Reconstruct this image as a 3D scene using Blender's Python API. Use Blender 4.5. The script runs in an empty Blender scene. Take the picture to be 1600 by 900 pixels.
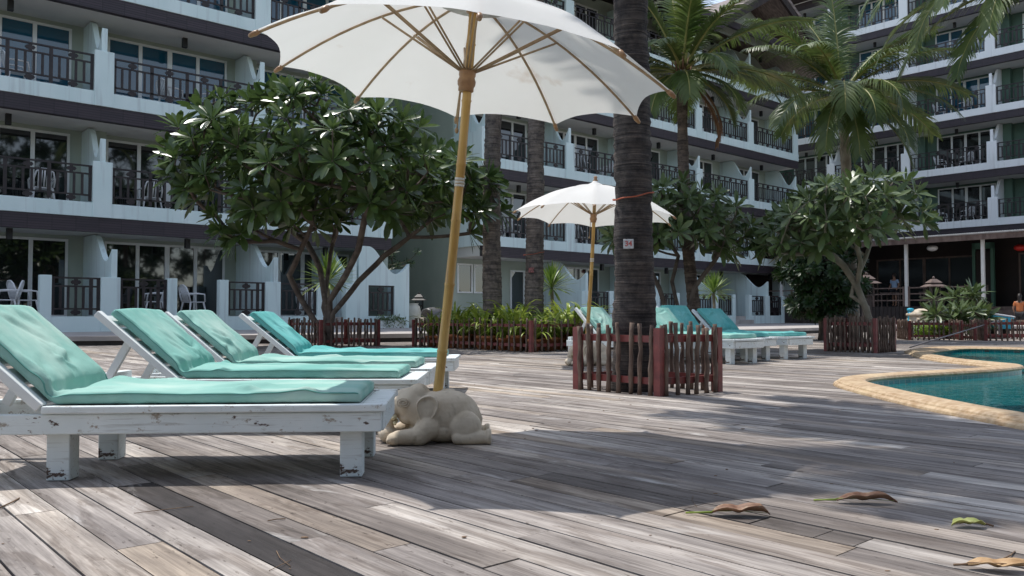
import bpy, bmesh, math, random
from mathutils import Vector, Matrix, noise
R = math.radians
PI = math.pi
rnd = random.Random(7)
scene = bpy.context.scene
COL = scene.collection

# ------------------------------------------------------------------ camera
FPX = 1286.0
PITCH = math.atan(42 / FPX)
CAMZ = 0.66
cam_d = bpy.data.cameras.new('camera'); cam = bpy.data.objects.new('camera', cam_d); COL.objects.link(cam)
cam_d.sensor_width = 36; cam_d.lens = FPX / 1600 * 36; cam_d.clip_start = 0.05; cam_d.clip_end = 2000
cam.location = (0, 0, CAMZ); cam.rotation_euler = (R(90) + PITCH, 0, 0)
scene.camera = cam

# ------------------------------------------------------------------ light
SUN_EL, SUN_AZ = R(70), R(-46)          # azimuth from +Y, towards -X
w = bpy.data.worlds.new('World'); scene.world = w; w.use_nodes = True
nt = w.node_tree; bg = nt.nodes['Background']
sky = nt.nodes.new('ShaderNodeTexSky'); sky.sky_type = 'NISHITA'; sky.sun_disc = False
sky.sun_elevation = SUN_EL; sky.sun_rotation = SUN_AZ; sky.air_density = 1.0; sky.dust_density = .5; sky.ozone_density = 1.0
hs = nt.nodes.new('ShaderNodeHueSaturation'); hs.inputs['Saturation'].default_value = .62; nt.links.new(sky.outputs[0], hs.inputs['Color']); nt.links.new(hs.outputs[0], bg.inputs[0]); bg.inputs[1].default_value = 0.15
sd = bpy.data.lights.new('sun', 'SUN'); sd.energy = 2.5; sd.angle = R(0.53); sd.color = (1.0, .965, .91)
sun = bpy.data.objects.new('sun', sd); COL.objects.link(sun)
sdir = Vector((math.sin(SUN_AZ) * math.cos(SUN_EL), math.cos(SUN_AZ) * math.cos(SUN_EL), math.sin(SUN_EL)))
sun.rotation_euler = sdir.to_track_quat('Z', 'Y').to_euler(); sun.location = sdir * 60
scene.view_settings.view_transform = 'Standard'; scene.view_settings.look = 'None'
scene.view_settings.exposure = 0.70; scene.view_settings.gamma = 1.0; scene.view_settings.use_curve_mapping = False
scene.cycles.max_bounces = 6; scene.cycles.transparent_max_bounces = 12
scene.cycles.caustics_reflective = False; scene.cycles.caustics_refractive = False

# ------------------------------------------------------------------ helpers
cp, sp = math.cos(PITCH), math.sin(PITCH)
def G(px, py, z=0.0):
    """pixel of the 1600x900 photograph -> world point on the horizontal plane z (layout survey)"""
    a = (px - 800) / FPX; b = (450 - py) / FPX
    d = Vector((a, cp - b * sp, sp + b * cp)); k = (z - CAMZ) / d.z
    return Vector((d.x * k, d.y * k, z))
def AT(px, py, Y):
    a = (px - 800) / FPX; b = (450 - py) / FPX
    d = Vector((a, cp - b * sp, sp + b * cp)); k = Y / d.y
    return Vector((d.x * k, Y, CAMZ + d.z * k))

class MB:
    def __init__(s): s.v = []; s.f = []; s.a = []; s.cur = 0.0
    def add(s, vs, fs):
        n = len(s.v); s.v += [tuple(p) for p in vs]; s.f += [tuple(i + n for i in f) for f in fs]; s.a += [s.cur] * len(fs)
    def box(s, x0, x1, y0, y1, z0, z1, M=None):
        vs = [Vector(p) for p in ((x0,y0,z0),(x1,y0,z0),(x1,y1,z0),(x0,y1,z0),(x0,y0,z1),(x1,y0,z1),(x1,y1,z1),(x0,y1,z1))]
        if M: vs = [M @ p for p in vs]
        s.add(vs, [(3,2,1,0),(4,5,6,7),(0,1,5,4),(1,2,6,5),(2,3,7,6),(3,0,4,7)])
    def tube(s, pts, rs, n=8, cap=True, flat=1.0):
        pts = [Vector(p) for p in pts]
        if not isinstance(rs, (list, tuple)): rs = [rs] * len(pts)
        rings = []; ref = None
        for i, p in enumerate(pts):
            t = (pts[min(i+1, len(pts)-1)] - pts[max(i-1, 0)]).normalized()
            if ref is None:
                ref = Vector((0,0,1)) if abs(t.z) < .9 else Vector((1,0,0))
            a = (ref - t * ref.dot(t))
            if a.length < 1e-5: a = t.orthogonal()
            a.normalize(); b = t.cross(a); ref = a
            rings.append([p + (a * math.cos(2*PI*k/n) * flat + b * math.sin(2*PI*k/n)) * rs[i] for k in range(n)])
        vs = [q for r in rings for q in r]; fs = []
        for i in range(len(pts)-1):
            for k in range(n):
                fs.append((i*n+k, i*n+(k+1)%n, (i+1)*n+(k+1)%n, (i+1)*n+k))
        if cap: fs.append(tuple(range(n-1,-1,-1))); fs.append(tuple((len(pts)-1)*n+k for k in range(n)))
        s.add(vs, fs)
    def lathe(s, prof, c=(0,0,0), n=20, M=None):
        vs = []; fs = []
        for r, z in prof:
            for k in range(n):
                p = Vector((c[0]+r*math.cos(2*PI*k/n), c[1]+r*math.sin(2*PI*k/n), c[2]+z)); vs.append(M @ p if M else p)
        for i in range(len(prof)-1):
            for k in range(n): fs.append((i*n+k, i*n+(k+1)%n, (i+1)*n+(k+1)%n, (i+1)*n+k))
        fs.append(tuple(range(n-1,-1,-1))); fs.append(tuple((len(prof)-1)*n+k for k in range(n)))
        s.add(vs, fs)
    def prism(s, poly, fn, t0, t1):
        """poly: 2-D outline; fn(a,b,t) -> point"""
        n = len(poly)
        vs = [fn(a, b, t0) for a, b in poly] + [fn(a, b, t1) for a, b in poly]
        fs = [tuple(range(n-1,-1,-1)), tuple(range(n, 2*n))] + [(i,(i+1)%n,n+(i+1)%n,n+i) for i in range(n)]
        s.add(vs, fs)
    def ell(s, c, r, M=None, nu=16, nv=10):
        vs = []; fs = []
        for j in range(1, nv):
            th = PI*j/nv
            for k in range(nu):
                ph = 2*PI*k/nu; p = Vector((c[0]+r[0]*math.sin(th)*math.cos(ph), c[1]+r[1]*math.sin(th)*math.sin(ph), c[2]+r[2]*math.cos(th))); vs.append(p)
        vs += [Vector((c[0],c[1],c[2]+r[2])), Vector((c[0],c[1],c[2]-r[2]))]
        if M: vs = [M @ p for p in vs]
        for j in range(nv-2):
            for k in range(nu): fs.append((j*nu+k, (j+1)*nu+k, (j+1)*nu+(k+1)%nu, j*nu+(k+1)%nu))
        T = (nv-1)*nu
        for k in range(nu): fs.append((T, k, (k+1)%nu)); fs.append((T+1, (nv-2)*nu+(k+1)%nu, (nv-2)*nu+k))
        s.add(vs, fs)
    def mesh(s, name, m=None, smooth=False, attr=False, fixn=False):
        me = bpy.data.meshes.new(name); me.from_pydata(s.v, [], s.f); me.update()
        if attr:
            at = me.attributes.new('pv', 'FLOAT', 'FACE'); at.data.foreach_set('value', s.a)
        if fixn:
            b = bmesh.new(); b.from_mesh(me); bmesh.ops.recalc_face_normals(b, faces=b.faces); b.to_mesh(me); b.free()
        if smooth: me.polygons.foreach_set('use_smooth', [True]*len(me.polygons))
        if m: me.materials.append(m)
        return me
    def build(s, name, m, parent=None, smooth=False, attr=False, bevel=0, fixn=False, label=None):
        o = bpy.data.objects.new(name, s.mesh(name, m, smooth, attr, fixn)); COL.objects.link(o)
        if parent: o.parent = parent
        if bevel:
            md = o.modifiers.new('bevel', 'BEVEL'); md.width = bevel; md.segments = 2; md.limit_method = 'ANGLE'
        if label: o['label'] = label
        return o
def tag(o, label=None, cat=None, group=None, kind=None):
    if label: o['label'] = label
    if cat: o['category'] = cat
    if group: o['group'] = group
    if kind: o['kind'] = kind
    return o
def thing(name, label, cat, loc=(0,0,0), rz=0, group=None):
    o = bpy.data.objects.new(name, None); COL.objects.link(o); o.location = loc; o.rotation_euler = (0,0,rz)
    o.empty_display_size = .1
    return tag(o, label, cat, group)
def place(name, me, parent, loc=(0,0,0), rz=0, sc=None):
    o = bpy.data.objects.new(name, me); COL.objects.link(o); o.parent = parent; o.location = loc; o.rotation_euler = (0,0,rz)
    if sc: o.scale = sc
    return o
def kids(o): return [c for c in COL.objects if c.parent == o]
def copy_tree(o, loc=None, rz=None, label=None, group=None, parent=None, _ch=None):
    c = o.copy(); COL.objects.link(c)
    if parent: c.parent = parent
    if loc is not None: c.location = loc
    if rz is not None: c.rotation_euler = (0,0,rz)
    if label: c['label'] = label
    if group: c['group'] = group
    for ch in list(o.children): copy_tree(ch, parent=c)
    return c

# ------------------------------------------------------------------ materials
def mk(name, c1, c2=None, rough=.6, scale=(4,4,4), detail=6, bump=0, bscale=None, spec=.5, c3=None, t3=(.62,.70), s3=None,
       transl=0, metal=0, ramp=(.35,.65), ior=None, coord='Object', bdist=.01, rvar=0):
    m = bpy.data.materials.new(name); m.use_nodes = True; n = m.node_tree.nodes; L = m.node_tree.links
    p = n['Principled BSDF']; p.inputs['Roughness'].default_value = rough; p.inputs['Specular IOR Level'].default_value = spec
    p.inputs['Metallic'].default_value = metal
    if ior: p.inputs['IOR'].default_value = ior
    tc = n.new('ShaderNodeTexCoord')
    def noi(sc, det=detail):
        mp = n.new('ShaderNodeMapping'); L.new(tc.outputs[coord], mp.inputs[0]); mp.inputs['Scale'].default_value = sc
        t = n.new('ShaderNodeTexNoise'); t.inputs['Scale'].default_value = 1; t.inputs['Detail'].default_value = det; L.new(mp.outputs[0], t.inputs['Vector']); return t
    col = None
    if c2:
        t = noi(scale); r = n.new('ShaderNodeValToRGB'); r.color_ramp.elements[0].position = ramp[0]; r.color_ramp.elements[1].position = ramp[1]
        r.color_ramp.elements[0].color = (*c1, 1); r.color_ramp.elements[1].color = (*c2, 1); L.new(t.outputs[0], r.inputs[0]); col = r.outputs[0]
        if rvar:
            mr = n.new('ShaderNodeMapRange'); L.new(t.outputs[0], mr.inputs[0]); mr.inputs[3].default_value = rough-rvar; mr.inputs[4].default_value = rough+rvar
            L.new(mr.outputs[0], p.inputs['Roughness'])
        if c3:
            t2 = noi(s3 or scale); mr = n.new('ShaderNodeMapRange'); mr.inputs[1].default_value = t3[0]; mr.inputs[2].default_value = t3[1]
            L.new(t2.outputs[0], mr.inputs[0]); mx = n.new('ShaderNodeMix'); mx.data_type = 'RGBA'
            L.new(mr.outputs[0], mx.inputs[0]); L.new(col, mx.inputs[6]); mx.inputs[7].default_value = (*c3, 1); col = mx.outputs[2]
        L.new(col, p.inputs['Base Color'])
    else: p.inputs['Base Color'].default_value = (*c1, 1)
    if bump:
        t = noi(bscale or scale, 8); b = n.new('ShaderNodeBump'); b.inputs['Strength'].default_value = bump; b.inputs['Distance'].default_value = bdist
        L.new(t.outputs[0], b.inputs['Height']); L.new(b.outputs[0], p.inputs['Normal'])
    if transl:
        tr = n.new('ShaderNodeBsdfTranslucent'); mx = n.new('ShaderNodeMixShader'); mx.inputs[0].default_value = transl
        if col: L.new(col, tr.inputs[0])
        else: tr.inputs[0].default_value = (*c1, 1)
        L.new(p.outputs[0], mx.inputs[1]); L.new(tr.outputs[0], mx.inputs[2]); L.new(mx.outputs[0], n['Material Output'].inputs[0])
    return m
M = {}
def worn_paint(name, amt):
    """old white paint: grimy streaks, small chips everywhere, bigger bare patches"""
    m = bpy.data.materials.new(name); m.use_nodes = True; n = m.node_tree.nodes; L = m.node_tree.links; p = n['Principled BSDF']; p.inputs['Roughness'].default_value = .6
    tc = n.new('ShaderNodeTexCoord')
    def noi(sc, det=7, ro=.6):
        mp = n.new('ShaderNodeMapping'); L.new(tc.outputs['Object'], mp.inputs[0]); mp.inputs['Scale'].default_value = sc
        t = n.new('ShaderNodeTexNoise'); t.inputs['Scale'].default_value = 1; t.inputs['Detail'].default_value = det; t.inputs['Roughness'].default_value = ro; L.new(mp.outputs[0], t.inputs['Vector']); return t.outputs[0]
    def mr(src, a, b):
        r = n.new('ShaderNodeMapRange'); r.inputs[1].default_value = a; r.inputs[2].default_value = b; L.new(src, r.inputs[0]); return r.outputs[0]
    def mix(f, a, b):
        x = n.new('ShaderNodeMix'); x.data_type = 'RGBA'; L.new(f, x.inputs[0])
        for s, i in ((a,6),(b,7)):
            if isinstance(s, tuple): x.inputs[i].default_value = (*s, 1)
            else: L.new(s, x.inputs[i])
        return x.outputs[2]
    c = mix(noi((6,6,6)), (.60,.68,.69), (.84,.87,.86))
    c = mix(mr(noi((4,70,70), 5), .56, .74), c, (.42,.43,.41))
    c = mix(mr(noi((9,9,14), 9, .75), .575, .62), c, (.36,.32,.27))
    # bare wood where paint has flaked, most of it low on the legs
    sx = n.new('ShaderNodeSeparateXYZ'); L.new(tc.outputs['Object'], sx.inputs[0]); low = mr(sx.outputs[2], .16, -.02)
    ml = n.new('ShaderNodeMath'); ml.operation = 'MULTIPLY_ADD'; ml.inputs[1].default_value = .075; L.new(low, ml.inputs[0]); L.new(noi((7,15,15), 9, .7), ml.inputs[2])
    c = mix(mr(ml.outputs[0], .622, .640), c, (.085,.052,.038))
    L.new(c, p.inputs['Base Color'])
    b = n.new('ShaderNodeBump'); b.inputs['Strength'].default_value = .5; b.inputs['Distance'].default_value = .003; L.new(noi((5,60,60)), b.inputs['Height']); L.new(b.outputs[0], p.inputs['Normal'])
    return m
M['wall_white'] = mk('wall_white', (.62,.76,.76), (.70,.82,.82), .75, (1.2,1.2,.5), bump=.15, bscale=(30,30,30), c3=(.44,.50,.51), t3=(.54,.80), s3=(6,6,.4))
M['wall_bright'] = mk('wall_bright', (.80,.84,.85), (.86,.89,.90), .75, (1.2,1.2,.5), bump=.15, bscale=(30,30,30), c3=(.58,.60,.60), t3=(.56,.82), s3=(5,5,.4))
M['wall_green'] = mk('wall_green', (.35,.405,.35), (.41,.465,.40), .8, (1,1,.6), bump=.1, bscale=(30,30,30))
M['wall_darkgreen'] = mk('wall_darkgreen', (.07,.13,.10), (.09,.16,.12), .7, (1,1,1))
M['ceiling'] = mk('ceiling_paint', (.60,.60,.58), (.66,.66,.63), .8, (1,1,1))
M['railing'] = mk('railing_wood', (.022,.018,.020), (.040,.032,.032), .5, (8,8,8), bump=.2, spec=.4)
M['frame'] = mk('frame_white', (.72,.75,.74), (.80,.82,.81), .4, (2,2,2))
M['black'] = mk('black_metal', (.012,.012,.013), None, .5)
M['red_paint'] = mk('red_paint', (.15,.035,.033), (.25,.058,.050), .55, (6,6,9), bump=.3, c3=(.10,.05,.045), t3=(.55,.75), s3=(14,14,5))
M['stick'] = mk('stick_bark', (.10,.065,.05), (.24,.17,.13), .85, (9,9,5), bump=.9, bscale=(50,50,14), c3=(.42,.34,.24), t3=(.63,.75), s3=(12,12,5), bdist=.02)
M['bamboo'] = mk('bamboo', (.43,.24,.055), (.60,.38,.12), .38, (14,14,2), bump=.15, c3=(.22,.12,.05), t3=(.62,.8), s3=(30,30,3))
M['ribwood'] = mk('rib_wood', (.30,.20,.11), (.44,.31,.18), .5, (20,20,20))
M['hubwood'] = mk('hub_wood', (.28,.15,.07), (.42,.24,.11), .4, (20,20,20))
M['cloth'] = mk('umbrella_canvas', (.81,.80,.765), (.86,.85,.82), .85, (2,2,2), c3=(.55,.44,.34), t3=(.69,.86), s3=(3.5,3.5,3.5), transl=.33, bump=.12, bscale=(5,5,5), bdist=.02)
M['stone'] = mk('carved_stone', (.50,.415,.31), (.64,.55,.43), .85, (9,9,9), bump=.9, bscale=(45,45,45), c3=(.27,.225,.165), t3=(.58,.80), s3=(20,20,12), bdist=.003)
M['paint_old'] = worn_paint('weathered_white_paint', .0)
M['paint_back'] = mk('worn_white_paint', (.68,.72,.72), (.80,.82,.81), .55, (4,12,4), bump=.4, bscale=(8,40,8), c3=(.20,.15,.11), t3=(.70,.74), s3=(9,9,9), bdist=.004)
def cushion_mat(name, a, b):
    return mk(name, a, b, .8, (2.2,3.2,2.5), bump=.75, bscale=(7,13,7), c3=(min(1,b[0]*1.45),min(1,b[1]*1.13),min(1,b[2]*1.14)), t3=(.46,.68), s3=(2.2,4.5,3), bdist=.012, spec=.25)
M['glass_sky_tint'] = mk('sky_tinted_glass', (.006,.060,.105), (.010,.085,.14), .04, (.7,.7,.3), spec=.8, ior=1.6)  # blue of the reflected sky put into the base colour of upper panes
M['glass_dim'] = mk('dim_glass', (.010,.011,.012), None, .12, spec=.4)
M['teal1'] = cushion_mat('cushion_faded_teal', (.215,.425,.37), (.285,.505,.44))
M['teal2'] = cushion_mat('cushion_teal', (.16,.395,.345), (.23,.475,.415))
M['teal3'] = cushion_mat('cushion_deep_teal', (.09,.38,.36), (.145,.46,.43))
M['piping'] = mk('piping_teal', (.10,.30,.26), None, .8)
M['plastic'] = mk('white_plastic', (.80,.81,.82), None, .35, spec=.5)
M['terracotta'] = mk('terracotta', (.42,.14,.05), (.54,.21,.09), .75, (8,8,8), bump=.2)
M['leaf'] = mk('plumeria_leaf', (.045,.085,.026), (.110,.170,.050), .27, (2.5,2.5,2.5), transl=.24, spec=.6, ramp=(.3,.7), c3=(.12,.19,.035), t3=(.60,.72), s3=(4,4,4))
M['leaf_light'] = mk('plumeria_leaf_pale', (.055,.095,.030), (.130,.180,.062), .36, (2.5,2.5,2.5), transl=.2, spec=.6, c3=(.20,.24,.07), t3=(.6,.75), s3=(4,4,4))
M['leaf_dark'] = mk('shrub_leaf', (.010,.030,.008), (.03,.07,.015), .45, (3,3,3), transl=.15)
M['palm_leaf'] = mk('palm_leaf', (.055,.100,.024), (.145,.190,.050), .42, (1.2,1.2,1.2), transl=.28, spec=.5, c3=(.22,.20,.07), t3=(.62,.78), s3=(1.6,1.6,1.6))
M['palm_dead'] = mk('palm_dead', (.16,.08,.04), (.28,.15,.08), .8, (3,3,3), transl=.1)
M['rachis'] = mk('palm_rachis', (.20,.22,.06), (.34,.30,.10), .5, (3,3,3))
M['strap'] = mk('strap_leaf', (.16,.27,.03), (.46,.52,.10), .38, (4,4,4), transl=.3)
M['spiky'] = mk('spiky_leaf', (.07,.14,.02), (.22,.32,.07), .4, (5,5,5), transl=.25, c3=(.5,.5,.25), t3=(.62,.75))
M['fern'] = mk('low_hedge_leaf', (.12,.22,.02), (.30,.42,.04), .5, (6,6,6), transl=.3)
M['bark'] = mk('plumeria_bark', (.085,.065,.055), (.17,.135,.11), .85, (5,5,5), bump=.6, bscale=(20,20,20), c3=(.28,.24,.19), t3=(.62,.8), s3=(7,7,7), bdist=.02)
M['bark_light'] = mk('pale_bark', (.20,.17,.13), (.33,.29,.23), .85, (6,6,4), bump=.6, bscale=(20,20,20), bdist=.02)
M['flower'] = mk('white_flower', (.85,.84,.78), None, .6, transl=.2)
def palm_bark(name, a, b, spacing):
    m = bpy.data.materials.new(name); m.use_nodes = True; n = m.node_tree.nodes; L = m.node_tree.links; p = n['Principled BSDF']; p.inputs['Roughness'].default_value = .85
    p.inputs['Specular IOR Level'].default_value = .3
    tc = n.new('ShaderNodeTexCoord')
    no = n.new('ShaderNodeTexNoise'); no.inputs['Scale'].default_value = 8; no.inputs['Detail'].default_value = 9; no.inputs['Roughness'].default_value = .7; L.new(tc.outputs['Object'], no.inputs['Vector'])
    mp = n.new('ShaderNodeMapping'); mp.inputs['Scale'].default_value = (1.6,1.6,1/spacing); L.new(tc.outputs['Object'], mp.inputs[0])
    n2 = n.new('ShaderNodeTexNoise'); n2.inputs['Scale'].default_value = 1.1; n2.inputs['Detail'].default_value = 7; n2.inputs['Distortion'].default_value = .9; L.new(mp.outputs[0], n2.inputs['Vector'])
    r = n.new('ShaderNodeValToRGB'); L.new(n2.outputs[0], r.inputs[0]); n2.inputs['Roughness'].default_value = .7; e = r.color_ramp.elements
    e[0].position = .36; e[0].color = (*a,1); e[1].position = .60; e[1].color = (*b,1)
    x = r.color_ramp.elements.new(.70); x.color = (b[0]*1.7,b[1]*1.6,b[2]*1.5,1)
    mx = n.new('ShaderNodeMix'); mx.data_type = 'RGBA'; mx.blend_type = 'MULTIPLY'; mx.inputs[0].default_value = .8
    r2 = n.new('ShaderNodeValToRGB'); r2.color_ramp.elements[0].color = (.30,.30,.33,1); r2.color_ramp.elements[1].color = (1.0,.95,.9,1); r2.color_ramp.elements[0].position = .40; r2.color_ramp.elements[1].position = .58; L.new(no.outputs[0], r2.inputs[0])
    L.new(r.outputs[0], mx.inputs[6]); L.new(r2.outputs[0], mx.inputs[7]); L.new(mx.outputs[2], p.inputs['Base Color'])
    b_ = n.new('ShaderNodeBump'); b_.inputs['Strength'].default_value = 1; b_.inputs['Distance'].default_value = .03; L.new(n2.outputs[0], b_.inputs['Height']); L.new(b_.outputs[0], p.inputs['Normal'])
    return m
M['palm_bark_dark'] = palm_bark('palm_bark_dark', (.042,.037,.038), (.150,.130,.122), .017)
M['palm_bark'] = palm_bark('palm_bark', (.11,.094,.086), (.30,.26,.23), .022)
M['palm_bark_brown'] = palm_bark('palm_bark_brown', (.11,.085,.07), (.25,.20,.17), .05)
# glass: dark tinted pane
M['glass'] = mk('window_glass', (.010,.013,.014), None, .03, spec=.8, ior=1.65)
# dark fascia shingles
def fascia_mat():
    m = bpy.data.materials.new('fascia_shingle'); m.use_nodes = True; n = m.node_tree.nodes; L = m.node_tree.links; p = n['Principled BSDF']
    tc = n.new('ShaderNodeTexCoord'); sx = n.new('ShaderNodeSeparateXYZ'); cx = n.new('ShaderNodeCombineXYZ'); L.new(tc.outputs['Object'], sx.inputs[0])
    L.new(sx.outputs[0], cx.inputs[0]); L.new(sx.outputs[2], cx.inputs[1])
    b = n.new('ShaderNodeTexBrick'); b.inputs['Scale'].default_value = 1; b.inputs['Brick Width'].default_value = .6; b.inputs['Row Height'].default_value = .07; b.offset = 0
    b.inputs['Mortar Size'].default_value = .008; b.inputs['Color1'].default_value = (.034,.026,.034,1); b.inputs['Color2'].default_value = (.050,.036,.045,1); b.inputs['Mortar'].default_value = (.012,.010,.013,1)
    L.new(cx.outputs[0], b.inputs['Vector']); L.new(b.outputs[0], p.inputs['Base Color']); p.inputs['Roughness'].default_value = .6
    bm = n.new('ShaderNodeBump'); bm.inputs['Strength'].default_value = .5; L.new(b.outputs[1], bm.inputs['Height']); bm.invert = True; L.new(bm.outputs[0], p.inputs['Normal'])
    return m
M['fascia'] = fascia_mat()
M['roof_tile'] = mk('roof_tile', (.16,.13,.12), (.30,.25,.23), .85, (2,12,6), bump=.5, bscale=(6,20,20))
M['concrete'] = mk('terrace_concrete', (.36,.33,.31), (.50,.46,.43), .9, (1.5,1.5,1.5), bump=.2, c3=(.24,.21,.2), t3=(.6,.8), s3=(2,2,2))
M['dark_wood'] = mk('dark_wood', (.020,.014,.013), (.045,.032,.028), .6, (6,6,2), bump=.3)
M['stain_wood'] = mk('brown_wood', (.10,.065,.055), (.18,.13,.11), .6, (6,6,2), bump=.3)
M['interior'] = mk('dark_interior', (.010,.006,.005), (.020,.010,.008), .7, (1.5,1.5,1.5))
M['coping'] = mk('coping_stone', (.36,.23,.12), (.56,.42,.27), .65, (22,22,22), bump=.5, bscale=(40,40,40), c3=(.64,.50,.31), t3=(.50,.80), s3=(2,2,2), bdist=.004)
M['steel'] = mk('dull_steel', (.16,.15,.16), None, .45, metal=.3)
M['post_paint'] = mk('post_paint', (.62,.62,.60), (.72,.72,.70), .5, (5,5,3), c3=(.40,.2,.10), t3=(.68,.74), s3=(6,6,6))
M['blue'] = mk('blue_plastic', (.03,.42,.62), (.045,.48,.68), .4, (4,4,4))
M['skin'] = mk('skin', (.30,.16,.10), (.35,.19,.13), .5, (8,8,8))
M['hair'] = mk('dark_hair', (.015,.010,.008), None, .5)
M['orange_cloth'] = mk('orange_cloth', (.50,.15,.05), (.58,.20,.07), .8, (8,8,8))
M['blue_cloth'] = mk('pale_blue_cloth', (.30,.42,.60), None, .8)
M['black_cloth'] = mk('black_cloth', (.015,.015,.018), None, .8)
M['dry_leaf'] = mk('dry_leaf', (.15,.065,.035), (.30,.17,.10), .6, (20,40,20), c3=(.36,.28,.18), t3=(.55,.7), s3=(30,60,30), bump=.5, bscale=(40,200,40), bdist=.003)
M['dry_leaf_tan'] = mk('dry_leaf_tan', (.34,.19,.08), (.50,.33,.17), .6, (20,60,20), bump=.5, bscale=(30,120,30), bdist=.003)
M['yellow_leaf'] = mk('yellow_leaf', (.38,.40,.10), (.48,.50,.16), .5, (30,30,30))
M['twig'] = mk('twig', (.12,.07,.04), (.22,.14,.08), .8, (20,20,20))
M['tusk'] = mk('tusk_ivory', (.62,.55,.35), None, .5)
M['white_bag'] = mk('white_plastic_bag', (.72,.72,.72), (.8,.8,.8), .5, bump=.8, bscale=(12,12,12), bdist=.05)
M['plate'] = mk('white_plate', (.38,.38,.39), (.60,.60,.60), .5, (30,30,30))
M['redink'] = mk('red_ink', (.45,.10,.09), None, .6)
M['pinkpaint'] = mk('pink_paint', (.38,.14,.13), (.10,.07,.065), .8, (30,30,30), ramp=(.45,.62))
M['string'] = mk('orange_string', (.40,.10,.05), None, .8)
M['jar'] = mk('glazed_jar', (.42,.42,.36), (.55,.55,.48), .35, (3,3,3))
M['jar_dark'] = mk('dark_jar', (.07,.07,.075), (.12,.12,.12), .4, (3,3,8))
M['soil'] = mk('soil', (.04,.03,.02), (.09,.06,.04), .95, (8,8,8), bump=.6)
M['green_frame'] = mk('green_paint', (.05,.13,.09), None, .5)
M['red_lamp'] = mk('red_lampshade', (.45,.02,.015), None, .5)
M['ground'] = mk('ground_earth', (.10,.085,.06), (.17,.15,.10), .95, (.4,.4,.4), bump=.4)
# ================================================================== STRUCTURE: deck, pool, terrace
g = MB(); g.box(-400, 400, -400, 400, -2.1, -2.05)
# ground sheet: reaches the horizon (a shallow skirt around the pool pit)
AV = Vector((.7483, .6634, 0)); BV = Vector((-.6634, .7483, 0))
DIRP = Vector((-.666, .746, 0)).normalized()           # board direction
PERP = Vector((DIRP.y, -DIRP.x, 0))                      # +PERP to the right
zc = .055
inner_px = [(2100,735),(1900,697),(1760,672),(1600,645),(1500,628),(1430,614),(1385,604),(1357,597.5),(1347,593.5),(1350,590),(1370,587),(1420,583.5),(1500,579),(1560,575.5),(1590,572.5),(1597,570.5),
            (1590,568.5),(1560,566),(1500,560.5),(1468,555.5),(1453,552),(1449,549.5),(1458,547),(1478,544.5),(1502,542),(1560,543),(1640,544.5),(1800,547),(2000,550)]
inner = [G(x, y, zc) for x, y in inner_px]
def smooth_poly(p, it=2):
    for _ in range(it):
        q = [p[0]]
        for a, b in zip(p, p[1:]): q += [a*.75+b*.25, a*.25+b*.75]
        q.append(p[-1]); p = q
    return p
inner = smooth_poly(inner, 2)
pool = [Vector((p.x, p.y, 0)) for p in inner]
def in_poly(x, y, poly):
    c = False; j = len(poly)-1
    for i in range(len(poly)):
        a, b = poly[i], poly[j]
        if (a.y > y) != (b.y > y) and x < (b.x-a.x)*(y-a.y)/(b.y-a.y)+a.x: c = not c
        j = i
    return c
def normals(p):
    out = []
    for i in range(len(p)):
        t = (p[min(i+1,len(p)-1)]-p[max(i-1,0)]); t.z = 0; t.normalize(); out.append(Vector((t.y*-1, t.x, 0)))
    return out
nn = normals(inner)
# which side is the pool?  (test)
sgn = -1 if in_poly(*(inner[len(inner)//3]+nn[len(inner)//3]*.05).xy, pool) else 1
nn = [n*sgn for n in nn]                                  # now pointing away from the water
cm = MB(); prof = [(-.03,.012),(-.035,.028),(-.022,.048),(.005,.058),(.06,.060),(.14,.060),(.195,.055),(.218,.042),(.224,.030),(.240,.028),(.255,.018),(.260,.004),(.261,-.03)]
N = len(prof); 
for i, p in enumerate(inner):
    wd = 1.0 if p.y < 13.5 else 1.0 + min(1.2, (p.y-13.5)*1.2)
    for a, b in prof:
        q = p + nn[i]*a*wd; jz = .0015*noise.noise(Vector((q.x*3, q.y*3, 0))); cm.v.append((q.x, q.y, b+jz))
for i in range(len(inner)-1):
    for k in range(N-1): cm.f.append((i*N+k, i*N+k+1, (i+1)*N+k+1, (i+1)*N+k)); cm.a.append(0)
cop = cm.build('pool_coping', M['coping'], smooth=False, fixn=True); tag(cop, kind='structure')
# pool wall + floor + water
tm = bpy.data.materials.new('pool_tile'); tm.use_nodes = True; n = tm.node_tree.nodes; L = tm.node_tree.links; p = n['Principled BSDF']
uv = n.new('ShaderNodeAttribute'); uv.attribute_name = 'tc'
b = n.new('ShaderNodeTexBrick'); b.inputs['Scale'].default_value = 1; b.offset = 0; b.inputs['Brick Width'].default_value = .1; b.inputs['Row Height'].default_value = .1
b.inputs['Mortar Size'].default_value = .004; b.inputs['Color1'].default_value = (.008,.24,.27,1); b.inputs['Color2'].default_value = (.02,.36,.38,1); b.inputs['Mortar'].default_value = (.30,.48,.47,1)
L.new(uv.outputs['Vector'], b.inputs['Vector']); L.new(b.outputs[0], p.inputs['Base Color']); p.inputs['Roughness'].default_value = .25
pw = MB(); WZ = -.035; tcs = []; s_ = 0
for i, q in enumerate(inner):
    if i: s_ += (q-inner[i-1]).length
    pt = q - nn[i]*.012
    for z in (.02, -1.3): pw.v.append((pt.x, pt.y, z)); tcs.append((s_, z, 0))
for i in range(len(inner)-1): pw.f.append((2*i, 2*i+1, 2*i+3, 2*i+2)); pw.a.append(0)
n0 = len(pw.v)
for q in pool: pw.v.append((q.x, q.y, -1.3)); tcs.append((q.x, q.y, 0))
pw.f.append(tuple(range(n0, n0+len(pool)))); pw.a.append(0)
po = pw.build('pool_basin', tm); tag(po, kind='structure')
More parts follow.
